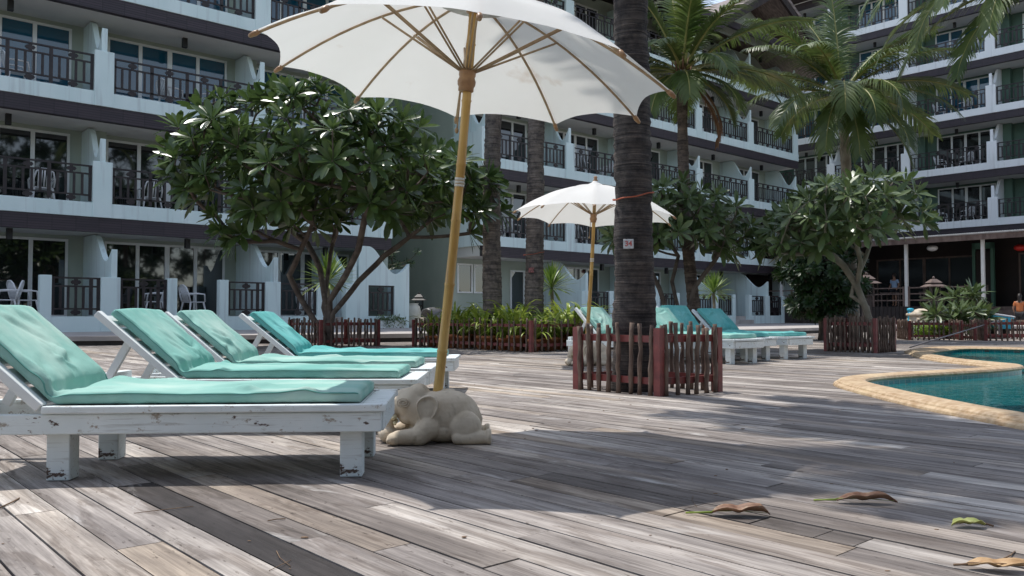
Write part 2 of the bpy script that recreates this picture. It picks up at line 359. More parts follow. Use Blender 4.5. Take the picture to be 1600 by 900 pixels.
at = po.data.attributes.new('tc', 'FLOAT_VECTOR', 'POINT'); at.data.foreach_set('vector', [c for t in tcs for c in t])
wm = bpy.data.materials.new('pool_water'); wm.use_nodes = True; n = wm.node_tree.nodes; L = wm.node_tree.links; n.remove(n['Principled BSDF'])
tr = n.new('ShaderNodeBsdfTransparent'); tr.inputs[0].default_value = (.20,.78,.80,1); gl = n.new('ShaderNodeBsdfGlossy'); gl.inputs['Roughness'].default_value = .02
fr = n.new('ShaderNodeFresnel'); fr.inputs[0].default_value = 1.10; mx = n.new('ShaderNodeMixShader')
tc = n.new('ShaderNodeTexCoord'); mp = n.new('ShaderNodeMapping'); mp.inputs['Scale'].default_value = (1.4,4.5,1); L.new(tc.outputs['Object'], mp.inputs[0])
wn = n.new('ShaderNodeTexNoise'); wn.inputs['Scale'].default_value = 2.2; wn.inputs['Detail'].default_value = 3; L.new(mp.outputs[0], wn.inputs['Vector'])
bp = n.new('ShaderNodeBump'); bp.inputs['Strength'].default_value = .35; bp.inputs['Distance'].default_value = .02; L.new(wn.outputs[0], bp.inputs['Height'])
L.new(bp.outputs[0], gl.inputs['Normal']); L.new(bp.outputs[0], fr.inputs['Normal'])
df = n.new('ShaderNodeBsdfDiffuse'); df.inputs[0].default_value = (.006,.26,.27,1); m2_ = n.new('ShaderNodeMixShader'); m2_.inputs[0].default_value = .45; L.new(tr.outputs[0], m2_.inputs[1]); L.new(df.outputs[0], m2_.inputs[2])
fm_ = n.new('ShaderNodeMath'); fm_.operation = 'MULTIPLY'; fm_.inputs[1].default_value = .55; L.new(fr.outputs[0], fm_.inputs[0]); L.new(fm_.outputs[0], mx.inputs[0]); L.new(m2_.outputs[0], mx.inputs[1]); L.new(gl.outputs[0], mx.inputs[2]); L.new(mx.outputs[0], n['Material Output'].inputs[0])
wa = MB(); wa.add([(q.x, q.y, WZ) for q in pool], [tuple(range(len(pool)))]); wo = wa.build('water', wm); tag(wo, kind='structure')
# steps inside the far basin (pale ledge)
# ground around (ring of quads outside the pit)
gm = MB(); gm.box(-400,400,-400,400,-1.45,-1.40); go = gm.build('ground', M['ground']); tag(go, kind='structure')

# ---- deck boards -------------------------------------------------
dm = bpy.data.materials.new('deck_boards'); dm.use_nodes = True; n = dm.node_tree.nodes; L = dm.node_tree.links; p = n['Principled BSDF']
at = n.new('ShaderNodeAttribute'); at.attribute_name = 'pv'
tc = n.new('ShaderNodeTexCoord')
cmb = n.new('ShaderNodeCombineXYZ'); mu = n.new('ShaderNodeMath'); mu.operation = 'MULTIPLY'; mu.inputs[1].default_value = 37; L.new(at.outputs['Fac'], mu.inputs[0]); L.new(mu.outputs[0], cmb.inputs[0]); L.new(mu.outputs[0], cmb.inputs[2])
ad = n.new('ShaderNodeVectorMath'); ad.operation = 'ADD'; L.new(tc.outputs['Object'], ad.inputs[0]); L.new(cmb.outputs[0], ad.inputs[1])
def nz(scale, det=6, src=None, dist=0):
    mp = n.new('ShaderNodeMapping'); L.new(src or ad.outputs[0], mp.inputs[0]); mp.inputs['Scale'].default_value = scale
    t = n.new('ShaderNodeTexNoise'); t.inputs['Scale'].default_value = 1; t.inputs['Detail'].default_value = det; t.inputs['Distortion'].default_value = dist; t.inputs['Roughness'].default_value = .62; L.new(mp.outputs[0], t.inputs['Vector']); return t
rp = n.new('ShaderNodeValToRGB'); L.new(at.outputs['Fac'], rp.inputs[0]); cr = rp.color_ramp
cr.elements[0].position = 0; cr.elements[0].color = (.055,.048,.048,1); cr.elements[1].position = 1; cr.elements[1].color = (.52,.495,.47,1)
for ps, c in ((.04,(.05,.045,.047)),(.05,(.20,.178,.163)),(.25,(.27,.247,.235)),(.45,(.32,.298,.287)),(.62,(.37,.347,.337)),(.74,(.36,.31,.26)),(.82,(.43,.405,.385))):
    e = cr.elements.new(ps); e.color = (*c,1)
grain = nz((.8,42,1), 8); mid = nz((.9,7,1), 5, dist=.5); big = nz((.45,.55,1), 6, src=tc.outputs['Object'], dist=.8)
def ramp(src, a, b, ca, cb):
    r = n.new('ShaderNodeValToRGB'); r.color_ramp.elements[0].position = a; r.color_ramp.elements[1].position = b
    r.color_ramp.elements[0].color = (*ca,1); r.color_ramp.elements[1].color = (*cb,1); L.new(src, r.inputs[0]); return r.outputs[0]
def mul(a, b, f=1, mode='MULTIPLY'):
    x = n.new('ShaderNodeMix'); x.data_type = 'RGBA'; x.blend_type = mode; x.inputs[0].default_value = f; L.new(a, x.inputs[6]); L.new(b, x.inputs[7]); return x.outputs[2]
c = mul(rp.outputs[0], ramp(grain.outputs[0], .30, .66, (.60,.58,.57), (1.20,1.19,1.17)))
c = mul(c, ramp(mid.outputs[0], .36, .66, (.68,.66,.65), (1.32,1.30,1.26)))
c = mul(c, ramp(big.outputs[0], .38, .64, (.72,.70,.70), (1.22,1.21,1.19)))
fine = nz((5,150,1), 4); c = mul(c, ramp(fine.outputs[0], .36, .62, (.80,.79,.78), (1.10,1.10,1.09)))
spk = nz((22,60,1), 3); c = mul(c, ramp(spk.outputs[0], .30, .36, (.45,.42,.40), (1,1,1)))
blot = nz((1.6,9,1), 8, dist=1.4); c = mul(c, ramp(blot.outputs[0], .40, .50, (.66,.63,.61), (1,1,1)))
# pale worn patches
wp = nz((1.1,5,1), 7, dist=1.0); rr = ramp(wp.outputs[0], .60, .72, (0,0,0), (1,1,1))
x = n.new('ShaderNodeMix'); x.data_type = 'RGBA'; L.new(rr, x.inputs[0]); L.new(c, x.inputs[6]); x.inputs[7].default_value = (.66,.635,.605,1)
ng = n.new('ShaderNodeMath'); ng.operation = 'MULTIPLY'; ng.inputs[1].default_value = .55; L.new(rr, ng.inputs[0]); L.new(ng.outputs[0], x.inputs[0])
L.new(x.outputs[2], p.inputs['Base Color']); p.inputs['Roughness'].default_value = .72; p.inputs['Specular IOR Level'].default_value = .35
bp = n.new('ShaderNodeBump'); bp.inputs['Strength'].default_value = .6; bp.inputs['Distance'].default_value = .004; L.new(grain.outputs[0], bp.inputs['Height']); L.new(bp.outputs[0], p.inputs['Normal'])
M['deck'] = dm
OUT_BOUND = 1e9
terr_front = [Vector((-30,10.5,0)),Vector((-8.7,17.8,0)),Vector((-3.06,19.9,0)),Vector((7.3,25.9,0)),Vector((12.3,31.0,0)),Vector((14.8,33.0,0)),Vector((19.0,35.0,0)),Vector((25.5,29.2,0)),Vector((34,24.0,0))]
def behind_terrace(q):
    for a, b in zip(terr_front, terr_front[1:]):
        if a.x <= q.x <= b.x:
            return q.y > a.y+(b.y-a.y)*(q.x-a.x)/(b.x-a.x) + .5
    return False
PW = .132
dk = MB(); rr_ = random.Random(21)
def spans(r):
    """pieces of row r (constant PERP coordinate) outside the pool, in DIRP coordinate"""
    o = PERP*r; xs = []
    for i in range(len(pool)):
        a = pool[i]; b_ = pool[(i+1)%len(pool)]
        da, db = (a-o).dot(PERP), (b_-o).dot(PERP)
        if (da > 0) != (db > 0):
            t = da/(da-db); xs.append((a+(b_-a)*t-o).dot(DIRP))
    xs.sort(); return xs
FORCED = []
def force(p0, p1, v, dr=0):
    a, b_ = G(*p0), G(*p1); m_ = (a+b_)/2; FORCED.append((round(m_.dot(PERP)/PW)+dr, min(a.dot(DIRP), b_.dot(DIRP)), max(a.dot(DIRP), b_.dot(DIRP)), v))
force((205,757), (500,925), .02); force((870,738), (1290,832), .0465); force((870,738), (1350,850), .74, -1); force((1090,790), (1340,850), .047); force((255,845), (330,930), .74); force((205,757), (500,880), .72, 2)
for row in range(-150, 300):
    r = row*PW; xs = spans(r)
    s0, s1 = -22.0, 46.0
    segs = []; cur = s0
    for i in range(0, len(xs)-1, 2):
        segs.append((cur, xs[i]-.10)); cur = xs[i+1]+.10
    segs.append((cur, s1))
    # board joints, shared by the pieces
    for a, b_ in segs:
        t = a - rr_.uniform(0, 2.5)
        while t < b_:
            ln = rr_.uniform(1.6, 4.2); u0, u1 = max(a, t), min(b_, t+ln); t += ln
            if u1-u0 < .05: continue
            c0 = PERP*r+DIRP*((u0+u1)/2)
            if c0.y < -3 or c0.y > 38 or c0.x < -26 or c0.x > 34: continue
            e0 = PERP*r+DIRP*u0
            if behind_terrace(e0) and behind_terrace(PERP*r+DIRP*u1): continue
            pv = rr_.uniform(.05, 1.0)
            # the two dark (tarred) boards and a tan one of the photograph
            pcs = [(u0, u1, pv)]
            for (fr_, fa, fb, fv) in FORCED:
                if fr_ != row: continue
                nw = []
                for (c0_, c1_, cv_) in pcs:
                    cuts = sorted(set([c0_, c1_]+[z for z in (fa, fb) if c0_ < z < c1_]))
                    for z0_, z1_ in zip(cuts, cuts[1:]): nw.append((z0_, z1_, fv if fa <= (z0_+z1_)/2 <= fb else cv_))
                pcs = nw
            z1 = rr_.uniform(-.0022, .0012)
            for c0_, c1_, cv_ in pcs:
                dk.cur = cv_; dk.box(c0_+.002, c1_-.002, -r-PW/2+.0034, -r+PW/2-.0034, -.03, z1)
ang = math.atan2(DIRP.y, DIRP.x)
# in the deck's own frame x runs along the boards; y = left of it = -PERP
do = dk.build('wooden_deck', dm, attr=True); do.rotation_euler = (0,0,ang); tag(do, kind='structure')
# dark bed under the boards (with the pool left open): strips
ub = MB()
for row in range(-34, 60):
    r = row*.66; xs = []
    lo = []
    for rr0 in (r-.33, r, r+.33): lo.append(spans(rr0))
    s0 = -24.0
    if all(len(q) == 0 for q in lo): ub.box(-24, 48, -r-.33, -r+.33, -.2, -.055)
    else:
        al = [x for q in lo for x in q]; ub.box(-24, min(al)-.25, -r-.33, -r+.33, -.2, -.055); ub.box(max(al)+.25, 48, -r-.33, -r+.33, -.2, -.055)
        # interior gaps (peninsula)
        full = [q for q in lo if len(q) >= 4]
        if len(full) == 3:
            a = max(q[1] for q in full)+.1; b_ = min(q[2] for q in full)-.1
            if b_ > a: ub.box(a, b_, -r-.33, -r+.33, -.2, -.055)
uo = ub.build('deck_underlay', M['soil']); uo.rotation_euler = (0,0,ang); tag(uo, kind='structure')

# ---- raised terrace in front of the buildings --------------------
TZ = .20
tf = MB(); back = [Vector((-34,30,0)),Vector((-14,60,0)),Vector((60,80,0)),Vector((60,30,0))]
poly = [(q.x, q.y) for q in terr_front] + [(60,24),(60,90),(-20,90),(-34,40)]
tf.prism(poly, lambda a,b_,t: (a,b_,t), TZ-.10, TZ)
to = tf.build('terrace', M['concrete'], fixn=True); tag(to, kind='structure')
rf = MB()
for a, b_ in zip(terr_front, terr_front[1:]):
    d = (b_-a).normalized(); nrm = Vector((-d.y, d.x, 0)); 
    rf.add([a+nrm*.06+Vector((0,0,-.05)), b_+nrm*.06+Vector((0,0,-.05)), b_+nrm*.06+Vector((0,0,TZ-.10)), a+nrm*.06+Vector((0,0,TZ-.10))], [(0,1,2,3)])
ro = rf.build('terrace_riser', M['dark_wood']); tag(ro, kind='structure')
# ================================================================== BUILDINGS
P0 = Vector((-13.56, 21.8, 0)); ANG_A = math.atan2(.6634, .7483)
PC = Vector((26.5, 47.1, 0)); ANG_C = math.atan2(-.7483, .6634)
def tA(px, k=0.0):
    """pixel column -> coordinate along facade A for a plane k metres in front of it"""
    r = (px-800)/FPX*1.0
    # point = P0 + A t + n k, n = (.6634,-.7483)
    x0 = P0.x+.6634*k; y0 = P0.y-.7483*k
    return (r*y0 - x0)/(.7483-.6634*r)
def curve_fin(zb, top, depth, low_y, low, tip, base):
    """wave-topped partition profile in the (y, z) plane; y grows into the building"""
    pts = [(0, base), (0, tip)]
    for i in range(1, 7):
        t = i/6; pts.append((low_y*t, tip+(low-tip)*(math.sin(t*PI/2))))
    for i in range(1, 11):
        t = i/10; pts.append((low_y+(depth*.62-low_y)*t, low+(top-low)*(.5-.5*math.cos(PI*t))))
    pts += [(depth, top), (depth, base)]
    return pts
def fin(mb, x0, x1, prof, y0=0.0):
    mb.prism(prof, lambda a,b_,t: (t, y0+a, b_), x0, x1)
def railing_mesh(L_, h=1.02, base=0.0, name='railing', orn=True):
    mb = MB(); z1 = base+h
    mb.box(0, L_, -.03, .03, z1-.045, z1); mb.box(0, L_, -.022, .022, z1-.27, z1-.225); mb.box(0, L_, -.022, .022, base+.14, base+.185)
    nb = max(3, round(L_/.215)); 
    for i in range(nb+1):
        x = .04+(L_-.08)*i/nb; big = (i % 5 == 0 or i == nb)
        wdt = .045 if big else .032
        mb.box(x-wdt, x+wdt, -.016-.006*big, .016+.006*big, base+(.0 if big else .185), z1-(.045 if big else .27))
    if orn:
        no = max(1, round(L_/1.1))
        for i in range(no):
            x = L_*(i+.5)/no
            for zc_ in (z1-.135, base+.07):
                o = [(x-.13,zc_),(x-.09,zc_+.055),(x-.05,zc_+.05),(x-.04,zc_+.085),(x+.04,zc_+.085),(x+.05,zc_+.05),(x+.09,zc_+.055),(x+.13,zc_),(x+.09,zc_-.055),(x+.05,zc_-.05),(x+.04,zc_-.085),(x-.04,zc_-.085),(x-.05,zc_-.05),(x-.09,zc_-.055)]
                mb.prism(o, lambda a,b_,t: (a,t,b_), -.024, .024)
    return mb.mesh(name, M['railing'])
def door_meshes(W_, H_, n_, gm_=None):
    """white framed sliding doors, front face at y = 0, glass recessed"""
    fr_ = MB(); gl_ = MB(); f = .075
    fr_.box(0, W_, -.05, .0, H_-f, H_); fr_.box(0, f, -.05, 0, 0, H_-f); fr_.box(W_-f, W_, -.05, 0, 0, H_-f)
    pw = (W_-2*f)/n_
    for i in range(1, n_):
        ww = .055 if i != n_//2 else .075
        fr_.box(f+pw*i-ww, f+pw*i+ww, -.045, 0, .06, H_-f)
    fr_.box(f, W_-f, -.045, 0, 0, .06)
    gl_.add([(f,-.012,.06),(W_-f,-.012,.06),(W_-f,-.012,H_-f),(f,-.012,H_-f)], [(0,1,2,3)])
    return fr_.mesh('sliding_door', M['frame']), gl_.mesh('glass_pane', gm_ or M['glass'])
def lamp_mesh():
    mb = MB(); mb.box(-.07,.07,-.07,.07,-.30,0.0); return mb.mesh('ceiling_lamp', M['black'])
LAMP = None
def wing(name, label, origin, ang, parts, levels, zb1, xa, xb, DEP=2.0, wofs=(.6,4.4), nwin=4, green='wall_green', skip=(), body=11.0, ground_top=True, top_z=None, lvl_from=None, blue_from=9, paint='wall_white'):
    """parts: partition positions; levels: number of balcony floors"""
    global LAMP
    root = thing(name, label, 'building', origin, ang)
    LAMP = LAMP or lamp_mesh()
    S = 3.2; rcache = {}; dm_ = {}
    top = top_z or (zb1+S*levels)
    b = MB(); b.box(xa, xb, DEP+.02, body, TZ-.02, top); b.build('wall', M[green], root)
    for k in range(levels):
        zb = zb1+S*k; 
        if lvl_from and k >= lvl_from[0]: x0_, x1_ = lvl_from[1], xb
        else: x0_, x1_ = xa, xb
        m1 = MB(); m1.box(x0_, x1_, 0, .22, zb, zb+.41); 
        m1.build('balcony_parapet', M[paint], root, bevel=.012)
        m2 = MB(); m2.box(x0_+.01, x1_-.01, .03, .25, zb-.42, zb-.002); m2.build('fascia', M['fascia'], root)
        m3 = MB(); m3.box(x0_+.02, x1_-.02, .255, DEP+.015, zb-.40, zb+.33); m3.build('balcony_slab', M['ceiling'], root)
        pr = [q for q in parts if x0_-.3 <= q <= x1_+.3]
        for i, q in enumerate(pr):
            m4 = MB(); m4.box(q-.26, q+.26, -.025, .27, zb-.001+.0, zb+1.60); m4.build('balcony_pier', M[paint], root, bevel=.012)
            m5 = MB(); fin(m5, q-.075, q+.075, curve_fin(zb, zb+2.77, DEP, .42, zb+1.78, zb+2.27, zb+.335), .02)
            m5.build('partition_wall', M[paint], root)
            m6 = MB(); m6.box(q+.08, q+.52, DEP-.38, DEP+.01, zb+.335, zb+2.795); m6.build('pilaster', M[green], root)
            nx = pr[i+1] if i+1 < len(pr) else None
            if nx is None: continue
            L_ = round(nx-q-.52, 3)
            if L_ not in rcache: rcache[L_] = railing_mesh(L_)
            place('railing', rcache[L_], root, (q+.26, .10, zb+.455))
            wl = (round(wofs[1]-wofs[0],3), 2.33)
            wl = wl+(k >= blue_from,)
            if wl not in dm_: dm_[wl] = door_meshes(wl[0], wl[1], nwin, M['glass_sky_tint'] if k >= blue_from else None)
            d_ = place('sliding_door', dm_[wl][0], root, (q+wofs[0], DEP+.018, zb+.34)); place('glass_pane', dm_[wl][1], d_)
            place('ceiling_lamp', LAMP, root, (q+2.6, .95, zb+2.80))
    return root, rcache, dm_

# ---------------- left wing -----------------
AP = [-7.13, -2.33, 2.47, 7.25, 12.02]
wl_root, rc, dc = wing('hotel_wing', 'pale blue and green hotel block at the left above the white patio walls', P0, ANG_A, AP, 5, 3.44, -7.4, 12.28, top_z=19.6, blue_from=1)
def patio(root, parts, skip_last=False, dcache=None, gofs=(.6,4.4), DEP=2.0, rgl=None):
    K = .9; zt = 1.70
    for i, q in enumerate(parts):
        m = MB(); m.box(q-.24, q+.26, -K-.02, -K+.28, TZ-.01, zt); m.build('patio_pier', M['wall_white'], root, bevel=.012)
        m = MB(); fin(m, q+.02, q+.17, curve_fin(0, 3.02, DEP+K, .55, 2.18, 2.48, TZ), -K+.003); m.build('patio_partition', M['wall_white'], root)
        if i+1 >= len(parts): break
        nx = parts[i+1]; L_ = nx-q
        s1 = (q+.26, q+1.55); p1 = (s1[1], s1[1]+.27); gate = (p1[1], p1[1]+1.25); p2 = (gate[1], gate[1]+.28); s2 = (p2[1], nx-.24); short = L_ < 4
        for p_ in ((p1,) if short else (p1, p2)):
            m = MB(); m.box(p_[0], p_[1], -K-.01, -K+.22, TZ-.01, zt+.02); m.build('patio_post', M['wall_white'], root, bevel=.01)
        for s_ in ((s1,) if short else (s1, s2)):
            m = MB(); m.box(s_[0]+.001, s_[1]-.001, -K, -K+.2, TZ-.01, .62); m.build('patio_low_wall', M['wall_white'], root)
            ln = round(s_[1]-s_[0], 3)
            if ln not in rc: rc[ln] = railing_mesh(ln)
            place('railing', rc[ln], root, (s_[0], -K+.09, .66))
        dk_ = list(dc.values())[0] if not dcache else list(dcache.values())[0]
        d_ = place('sliding_door', dk_[0], root, (q+gofs[0], DEP+.018, .60)); place('glass_pane', dk_[1], d_)
        m = MB(); m.box(q+.18, nx+.01, -K+.205, DEP+.015, TZ-.01, .59); m.build('patio_floor', M['concrete'], root)
        m = MB(); m.box(gate[0]+.002, gate[1]-.002, -K-.3, -K+.2, TZ-.01, .40); m.build('step', M['concrete'], root)
        place('ceiling_lamp', LAMP, root, (q+2.6, .5, 3.02))
        m = MB(); m.box(q+.08, q+.52, DEP-.38, DEP+.01, TZ, 3.03); m.build('pilaster', M['wall_green'], root)
patio(wl_root, AP[:4]+[10.1])
# end wall of the last patio: white wall with an inset railing and a wave top
m = MB()
K = .9
def wave_wall(root, x0, x1, y, tip=2.48, low=2.1, top=3.02, win=None):
    """front-facing wall whose top edge waves down to the right"""
    mb = MB()
    def zt(x):
        t = (x-x0)/(x1-x0)
        if t < .18: return top
        if t < .72: u = (t-.18)/.54; return top+(low-top)*(.5-.5*math.cos(PI*u))
        u = (t-.72)/.28; return low+(tip-low)*(1-math.cos(u*PI/2))
    n_ = 36; xs = [x0+(x1-x0)*i/n_ for i in range(n_+1)]
    if win:
        a, b_, z0, z1 = win; xs = sorted(set(xs+[a, b_]))
    for p_, q_ in zip(xs, xs[1:]):
        if q_-p_ < 1e-6: continue
        mid = (p_+q_)/2
        def col(zl, zh0, zh1): mb.add([(p_,y,zl),(q_,y,zl),(q_,y+.16,zl),(p_,y+.16,zl),(p_,y,zh0),(q_,y,zh1),(q_,y+.16,zh1),(p_,y+.16,zh0)], [(3,2,1,0),(4,5,6,7),(0,1,5,4),(2,3,7,6)]+([(1,2,6,5)] if (abs(q_-x1)<1e-6 or (win and abs(q_-a)<1e-6)) else [])+([(3,0,4,7)] if (abs(p_-x0)<1e-6 or (win and abs(p_-b_)<1e-6)) else []))
        if win and a < mid < b_: col(TZ-.01, z0, z0); col(z1, zt(p_), zt(q_))
        else: col(TZ-.01, zt(p_), zt(q_))
    return mb.build('wave_wall', M['wall_white'], root)
x0w, x1w = 10.36, 12.42
wave_wall(wl_root, x0w, x1w, -K, win=(10.74, 11.80, .62, 1.68))
if 1.06 not in rc: rc[1.06] = railing_mesh(1.06)
place('railing', rc[1.06], wl_root, (10.74, -K+.08, .66))
m = MB(); m.box(12.26, 12.42, -K+.165, 2.0, TZ, 2.3); m.build('side_wall', M['wall_white'], wl_root)
m = MB(); m.box(12.1, 12.27, .26, 2.05, TZ, 19.5); m.build('end_wall', M['wall_green'], wl_root)

# ---------------- central wing -----------------
BP = [16.75, 21.55, 26.35, 31.1, 35.95, 40.75]
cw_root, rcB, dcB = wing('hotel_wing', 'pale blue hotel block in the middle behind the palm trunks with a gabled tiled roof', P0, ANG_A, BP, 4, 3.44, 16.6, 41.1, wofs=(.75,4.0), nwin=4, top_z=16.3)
rc = rcB; dc = dcB
patio(cw_root, BP[1:], gofs=(.75,4.0), dcache=dcB)
# first ground-floor room: glazed bay instead of a patio
for x_, w_, z_, h_ in ((tA(714,-2), tA(738,-2)-tA(714,-2), 1.58, 1.25), (tA(740,-2), tA(767,-2)-tA(740,-2), 1.58, 1.25)):
    f_, g_ = door_meshes(w_, h_, 1); d_ = place('window', f_, cw_root, (x_, 2.016, z_)); place('glass_pane', g_, d_)
f_, g_ = door_meshes(1.7, 2.4, 2); d_ = place('sliding_door', f_, cw_root, (tA(797,-2), 2.016, TZ+.05)); place('glass_pane', g_, d_)
# closed side of the first balconies (white boarded screen)
for k in range(4):
    zb = 3.44+3.2*k; m = MB(); m.box(16.5, 16.6, 0.0, 2.02, zb-.0, zb+1.45); m.build('side_screen', M['wall_white'], cw_root)
# link wall in the recess
m = MB(); m.box(12.0, 16.7, 8.0, 8.3, TZ, 16.2); m.build('recess_wall', M['wall_green'], cw_root)
# roof
m = MB(); ez = 16.25
m.prism([(-1.2, ez-.25), (5.2, ez+3.6), (11.8, ez-.25), (11.8, ez-.45), (5.2, ez+3.35), (-1.2, ez-.45)], lambda a,b_,t: (t, a, b_), 15.6, 42.3)
rfo = m.build('roof', M['roof_tile'], cw_root)
# eave soffit / fascia
m = MB(); m.box(15.6, 42.3, -1.22, -1.05, ez-.62, ez-.30); m.build('eave_board', M['fascia'], cw_root)
# front gable over the last bays
m = MB(); gx0, gx1, gxc = 29.8, 42.2, 35.6; gz = 15.2; ga = 18.6
m.prism([(gx0, gz), (gxc, ga), (gx1, gz), (gx1, gz-.2), (gxc, ga-.22), (gx0, gz-.2)], lambda a,b_,t: (a, t, b_), -2.0, 5.0); m.build('gable_roof', M['roof_tile'], cw_root)
m = MB(); m.prism([(gx0, gz-.21), (gxc, ga-.23), (gx1, gz-.21), (gx1, gz-.62), (gxc, ga-.66), (gx0, gz-.62)], lambda a,b_,t: (a, t, b_), -1.98, -1.85); m.build('barge_board', M['dark_wood'], cw_root)
m = MB(); m.prism([(31.3, 15.9), (gxc, ga-.75), (39.9, 15.9)], lambda a,b_,t: (a, t, b_), -.02, .15); m.build('gable_wall', M['wall_green'], cw_root)

# ---------------- right wing -----------------
CPp = [-13.36, -8.57, -3.78, 1.01, 5.80, 10.6]
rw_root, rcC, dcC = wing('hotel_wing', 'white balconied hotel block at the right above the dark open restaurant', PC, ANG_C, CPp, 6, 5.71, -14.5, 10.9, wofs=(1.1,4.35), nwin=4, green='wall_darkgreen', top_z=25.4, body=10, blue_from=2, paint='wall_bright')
m = MB(); m.prism([(-2.2, 25.2), (4.8, 29.0), (12, 25.2), (12, 24.9), (4.8, 28.7), (-2.2, 24.9)], lambda a,b_,t: (t, a, b_), -15.6, 12); m.build('roof', M['roof_tile'], rw_root)
m = MB(); m.box(-15.6, -8.9, -1.9, 2.0, 21.75, 22.0); m.build('eave', M['dark_wood'], rw_root)

# ---------------- restaurant under the right wing -----------------
rs = thing('restaurant', 'dark open-sided restaurant with brown deck rails and thin white posts', 'restaurant', PC, ANG_C)
FZ = 1.08; off = 9.0; xl, xr = -9.4, 11.5
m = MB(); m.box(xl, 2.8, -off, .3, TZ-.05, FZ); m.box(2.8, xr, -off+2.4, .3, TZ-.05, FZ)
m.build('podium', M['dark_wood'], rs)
m = MB()
for i in range(60):
    x = xl+.02+i*.2
    if x+.17 < 2.8: m.box(x, x+.17, -off-.03, -off-.005, TZ, FZ-.02)
m.build('podium_boarding', M['dark_wood'], rs)
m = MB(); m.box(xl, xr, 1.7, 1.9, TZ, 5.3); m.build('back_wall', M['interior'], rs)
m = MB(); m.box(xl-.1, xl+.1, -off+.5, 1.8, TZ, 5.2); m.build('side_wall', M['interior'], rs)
m = MB(); m.prism([(-off-.45, 4.42), (1.5, 5.25), (1.5, 5.15), (-off-.45, 4.30)], lambda a,b_,t: (t,a,b_), xl-.3, xr+1); m.build('roof', M['dark_wood'], rs)
m = MB()                                                   # corrugated roof edge
for i in range(150):
    x = -4.2+i*.10; m.box(x, x+.05, -off-.62, -off+.9, 4.455, 4.50)
m.build('corrugated_sheet', M['post_paint'], rs)
m = MB(); m.box(xl-.3, xr+1, -off-.46, -off-.40, 4.16, 4.42); m.build('roof_beam', M['stain_wood'], rs)
for x in (-6.95, -.05-3.45*0, 3.47, 7.0):
    m = MB(); m.box(x-.07, x+.07, -off-.02, -off+.12, FZ-.001, 4.34); m.build('post', M['post_paint'], rs)
m = MB()
for x0_, x1_ in ((xl, -.2), (.05, 2.75)):
    for z_ in (FZ+.28, FZ+.60, FZ+.90): m.box(x0_, x1_, -off+.02, -off+.08, z_, z_+.06)
    nps = max(2, int((x1_-x0_)/1.5))
    for i in range(nps+1):
        x = x0_+(x1_-x0_)*i/nps; m.box(x-.04, x+.04, -off+.0, -off+.1, FZ, FZ+1.0)
m.build('deck_railing', M['stain_wood'], rs)
# stairs + slanting rail
m = MB()
for i in range(5): m.box(2.95, 6.2, -off-.1+i*.30+.9, -off+2.45, TZ+i*.17, TZ+(i+1)*.17+.01)
m.build('stairs', M['stain_wood'], rs)
m = MB(); m.prism([(-off-.1, TZ+.25), (-off-.1, TZ+.62), (-off+2.3, FZ+1.05), (-off+2.3, FZ+.8)], lambda a,b_,t: (t,a,b_), 2.82, 2.93); m.box(2.80,2.95,-off-.2,-off-.05,TZ,TZ+.75); m.build('stair_rail', M['stain_wood'], rs)
# glazed green-framed doors in the depth
m = MB()
for x in (1.9, 2.75): m.box(x, x+.14, -off+3.2, -off+3.4, FZ, 4.3)
m.box(1.9, 2.89, -off+3.2, -off+3.4, 4.0, 4.3); m.build('door_frame', M['green_frame'], rs)
m = MB(); m.box(2.0, 2.78, -off+3.28, -off+3.33, FZ, 3.88); m.build('carved_door', M['interior'], rs)
f_, g_ = door_meshes(2.6, 2.7, 2)
f2 = MB(); f2.box(0,.08,-.05,0,0,2.7); f2.box(2.52,2.6,-.05,0,0,2.7); f2.box(1.26,1.34,-.05,0,0,2.7); f2.box(0,2.6,-.05,0,2.62,2.7)
fm = f2.mesh('glazed_door', M['stain_wood'])
for x in (-3.6, -1.0, 3.6): 
    d_ = place('glazed_door', fm, rs, (x, -off+4.6, FZ+.01)); place('glass_pane', g_.copy(), d_).data.materials[0] = M['glass_dim']
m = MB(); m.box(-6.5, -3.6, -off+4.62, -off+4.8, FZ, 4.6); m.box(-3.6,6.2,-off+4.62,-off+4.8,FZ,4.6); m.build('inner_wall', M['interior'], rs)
# small square skirting strip, lamps
lp = thing('pendant_lamp', 'round white pendant lamp hanging under the restaurant roof', 'lamp', rs.matrix_basis @ Vector((0,0,0)))
MC = Matrix.Translation(PC) @ Matrix.Rotation(ANG_C, 4, 'Z')
MA = Matrix.Translation(P0) @ Matrix.Rotation(ANG_A, 4, 'Z')
bpy.data.objects.remove(lp)
q = MC @ Vector((.6, -7.4, 4.05))
o = thing('pendant_lamp', 'round white pendant lamp hanging under the restaurant roof', 'lamp', q)
m = MB(); m.ell((0,0,0), (.26,.26,.16)); m.build('lamp_shade', M['plastic'], o, True); m = MB(); m.tube([(0,0,.15),(0,0,.75)], .012, 6); m.build('cord', M['black'], o)
q = MC @ Vector((4.5, -7.2, 3.85))
o = thing('paper_lantern', 'red lantern hanging at the right end of the restaurant', 'lantern', q)
m = MB(); m.lathe([(.10,-.16),(.24,-.08),(.27,0),(.24,.08),(.10,.16)], n=14); m.build('lamp_shade', M['red_lamp'], o, True); m = MB(); m.tube([(0,0,.15),(0,0,.9)], .01, 6); m.build('cord', M['black'], o)

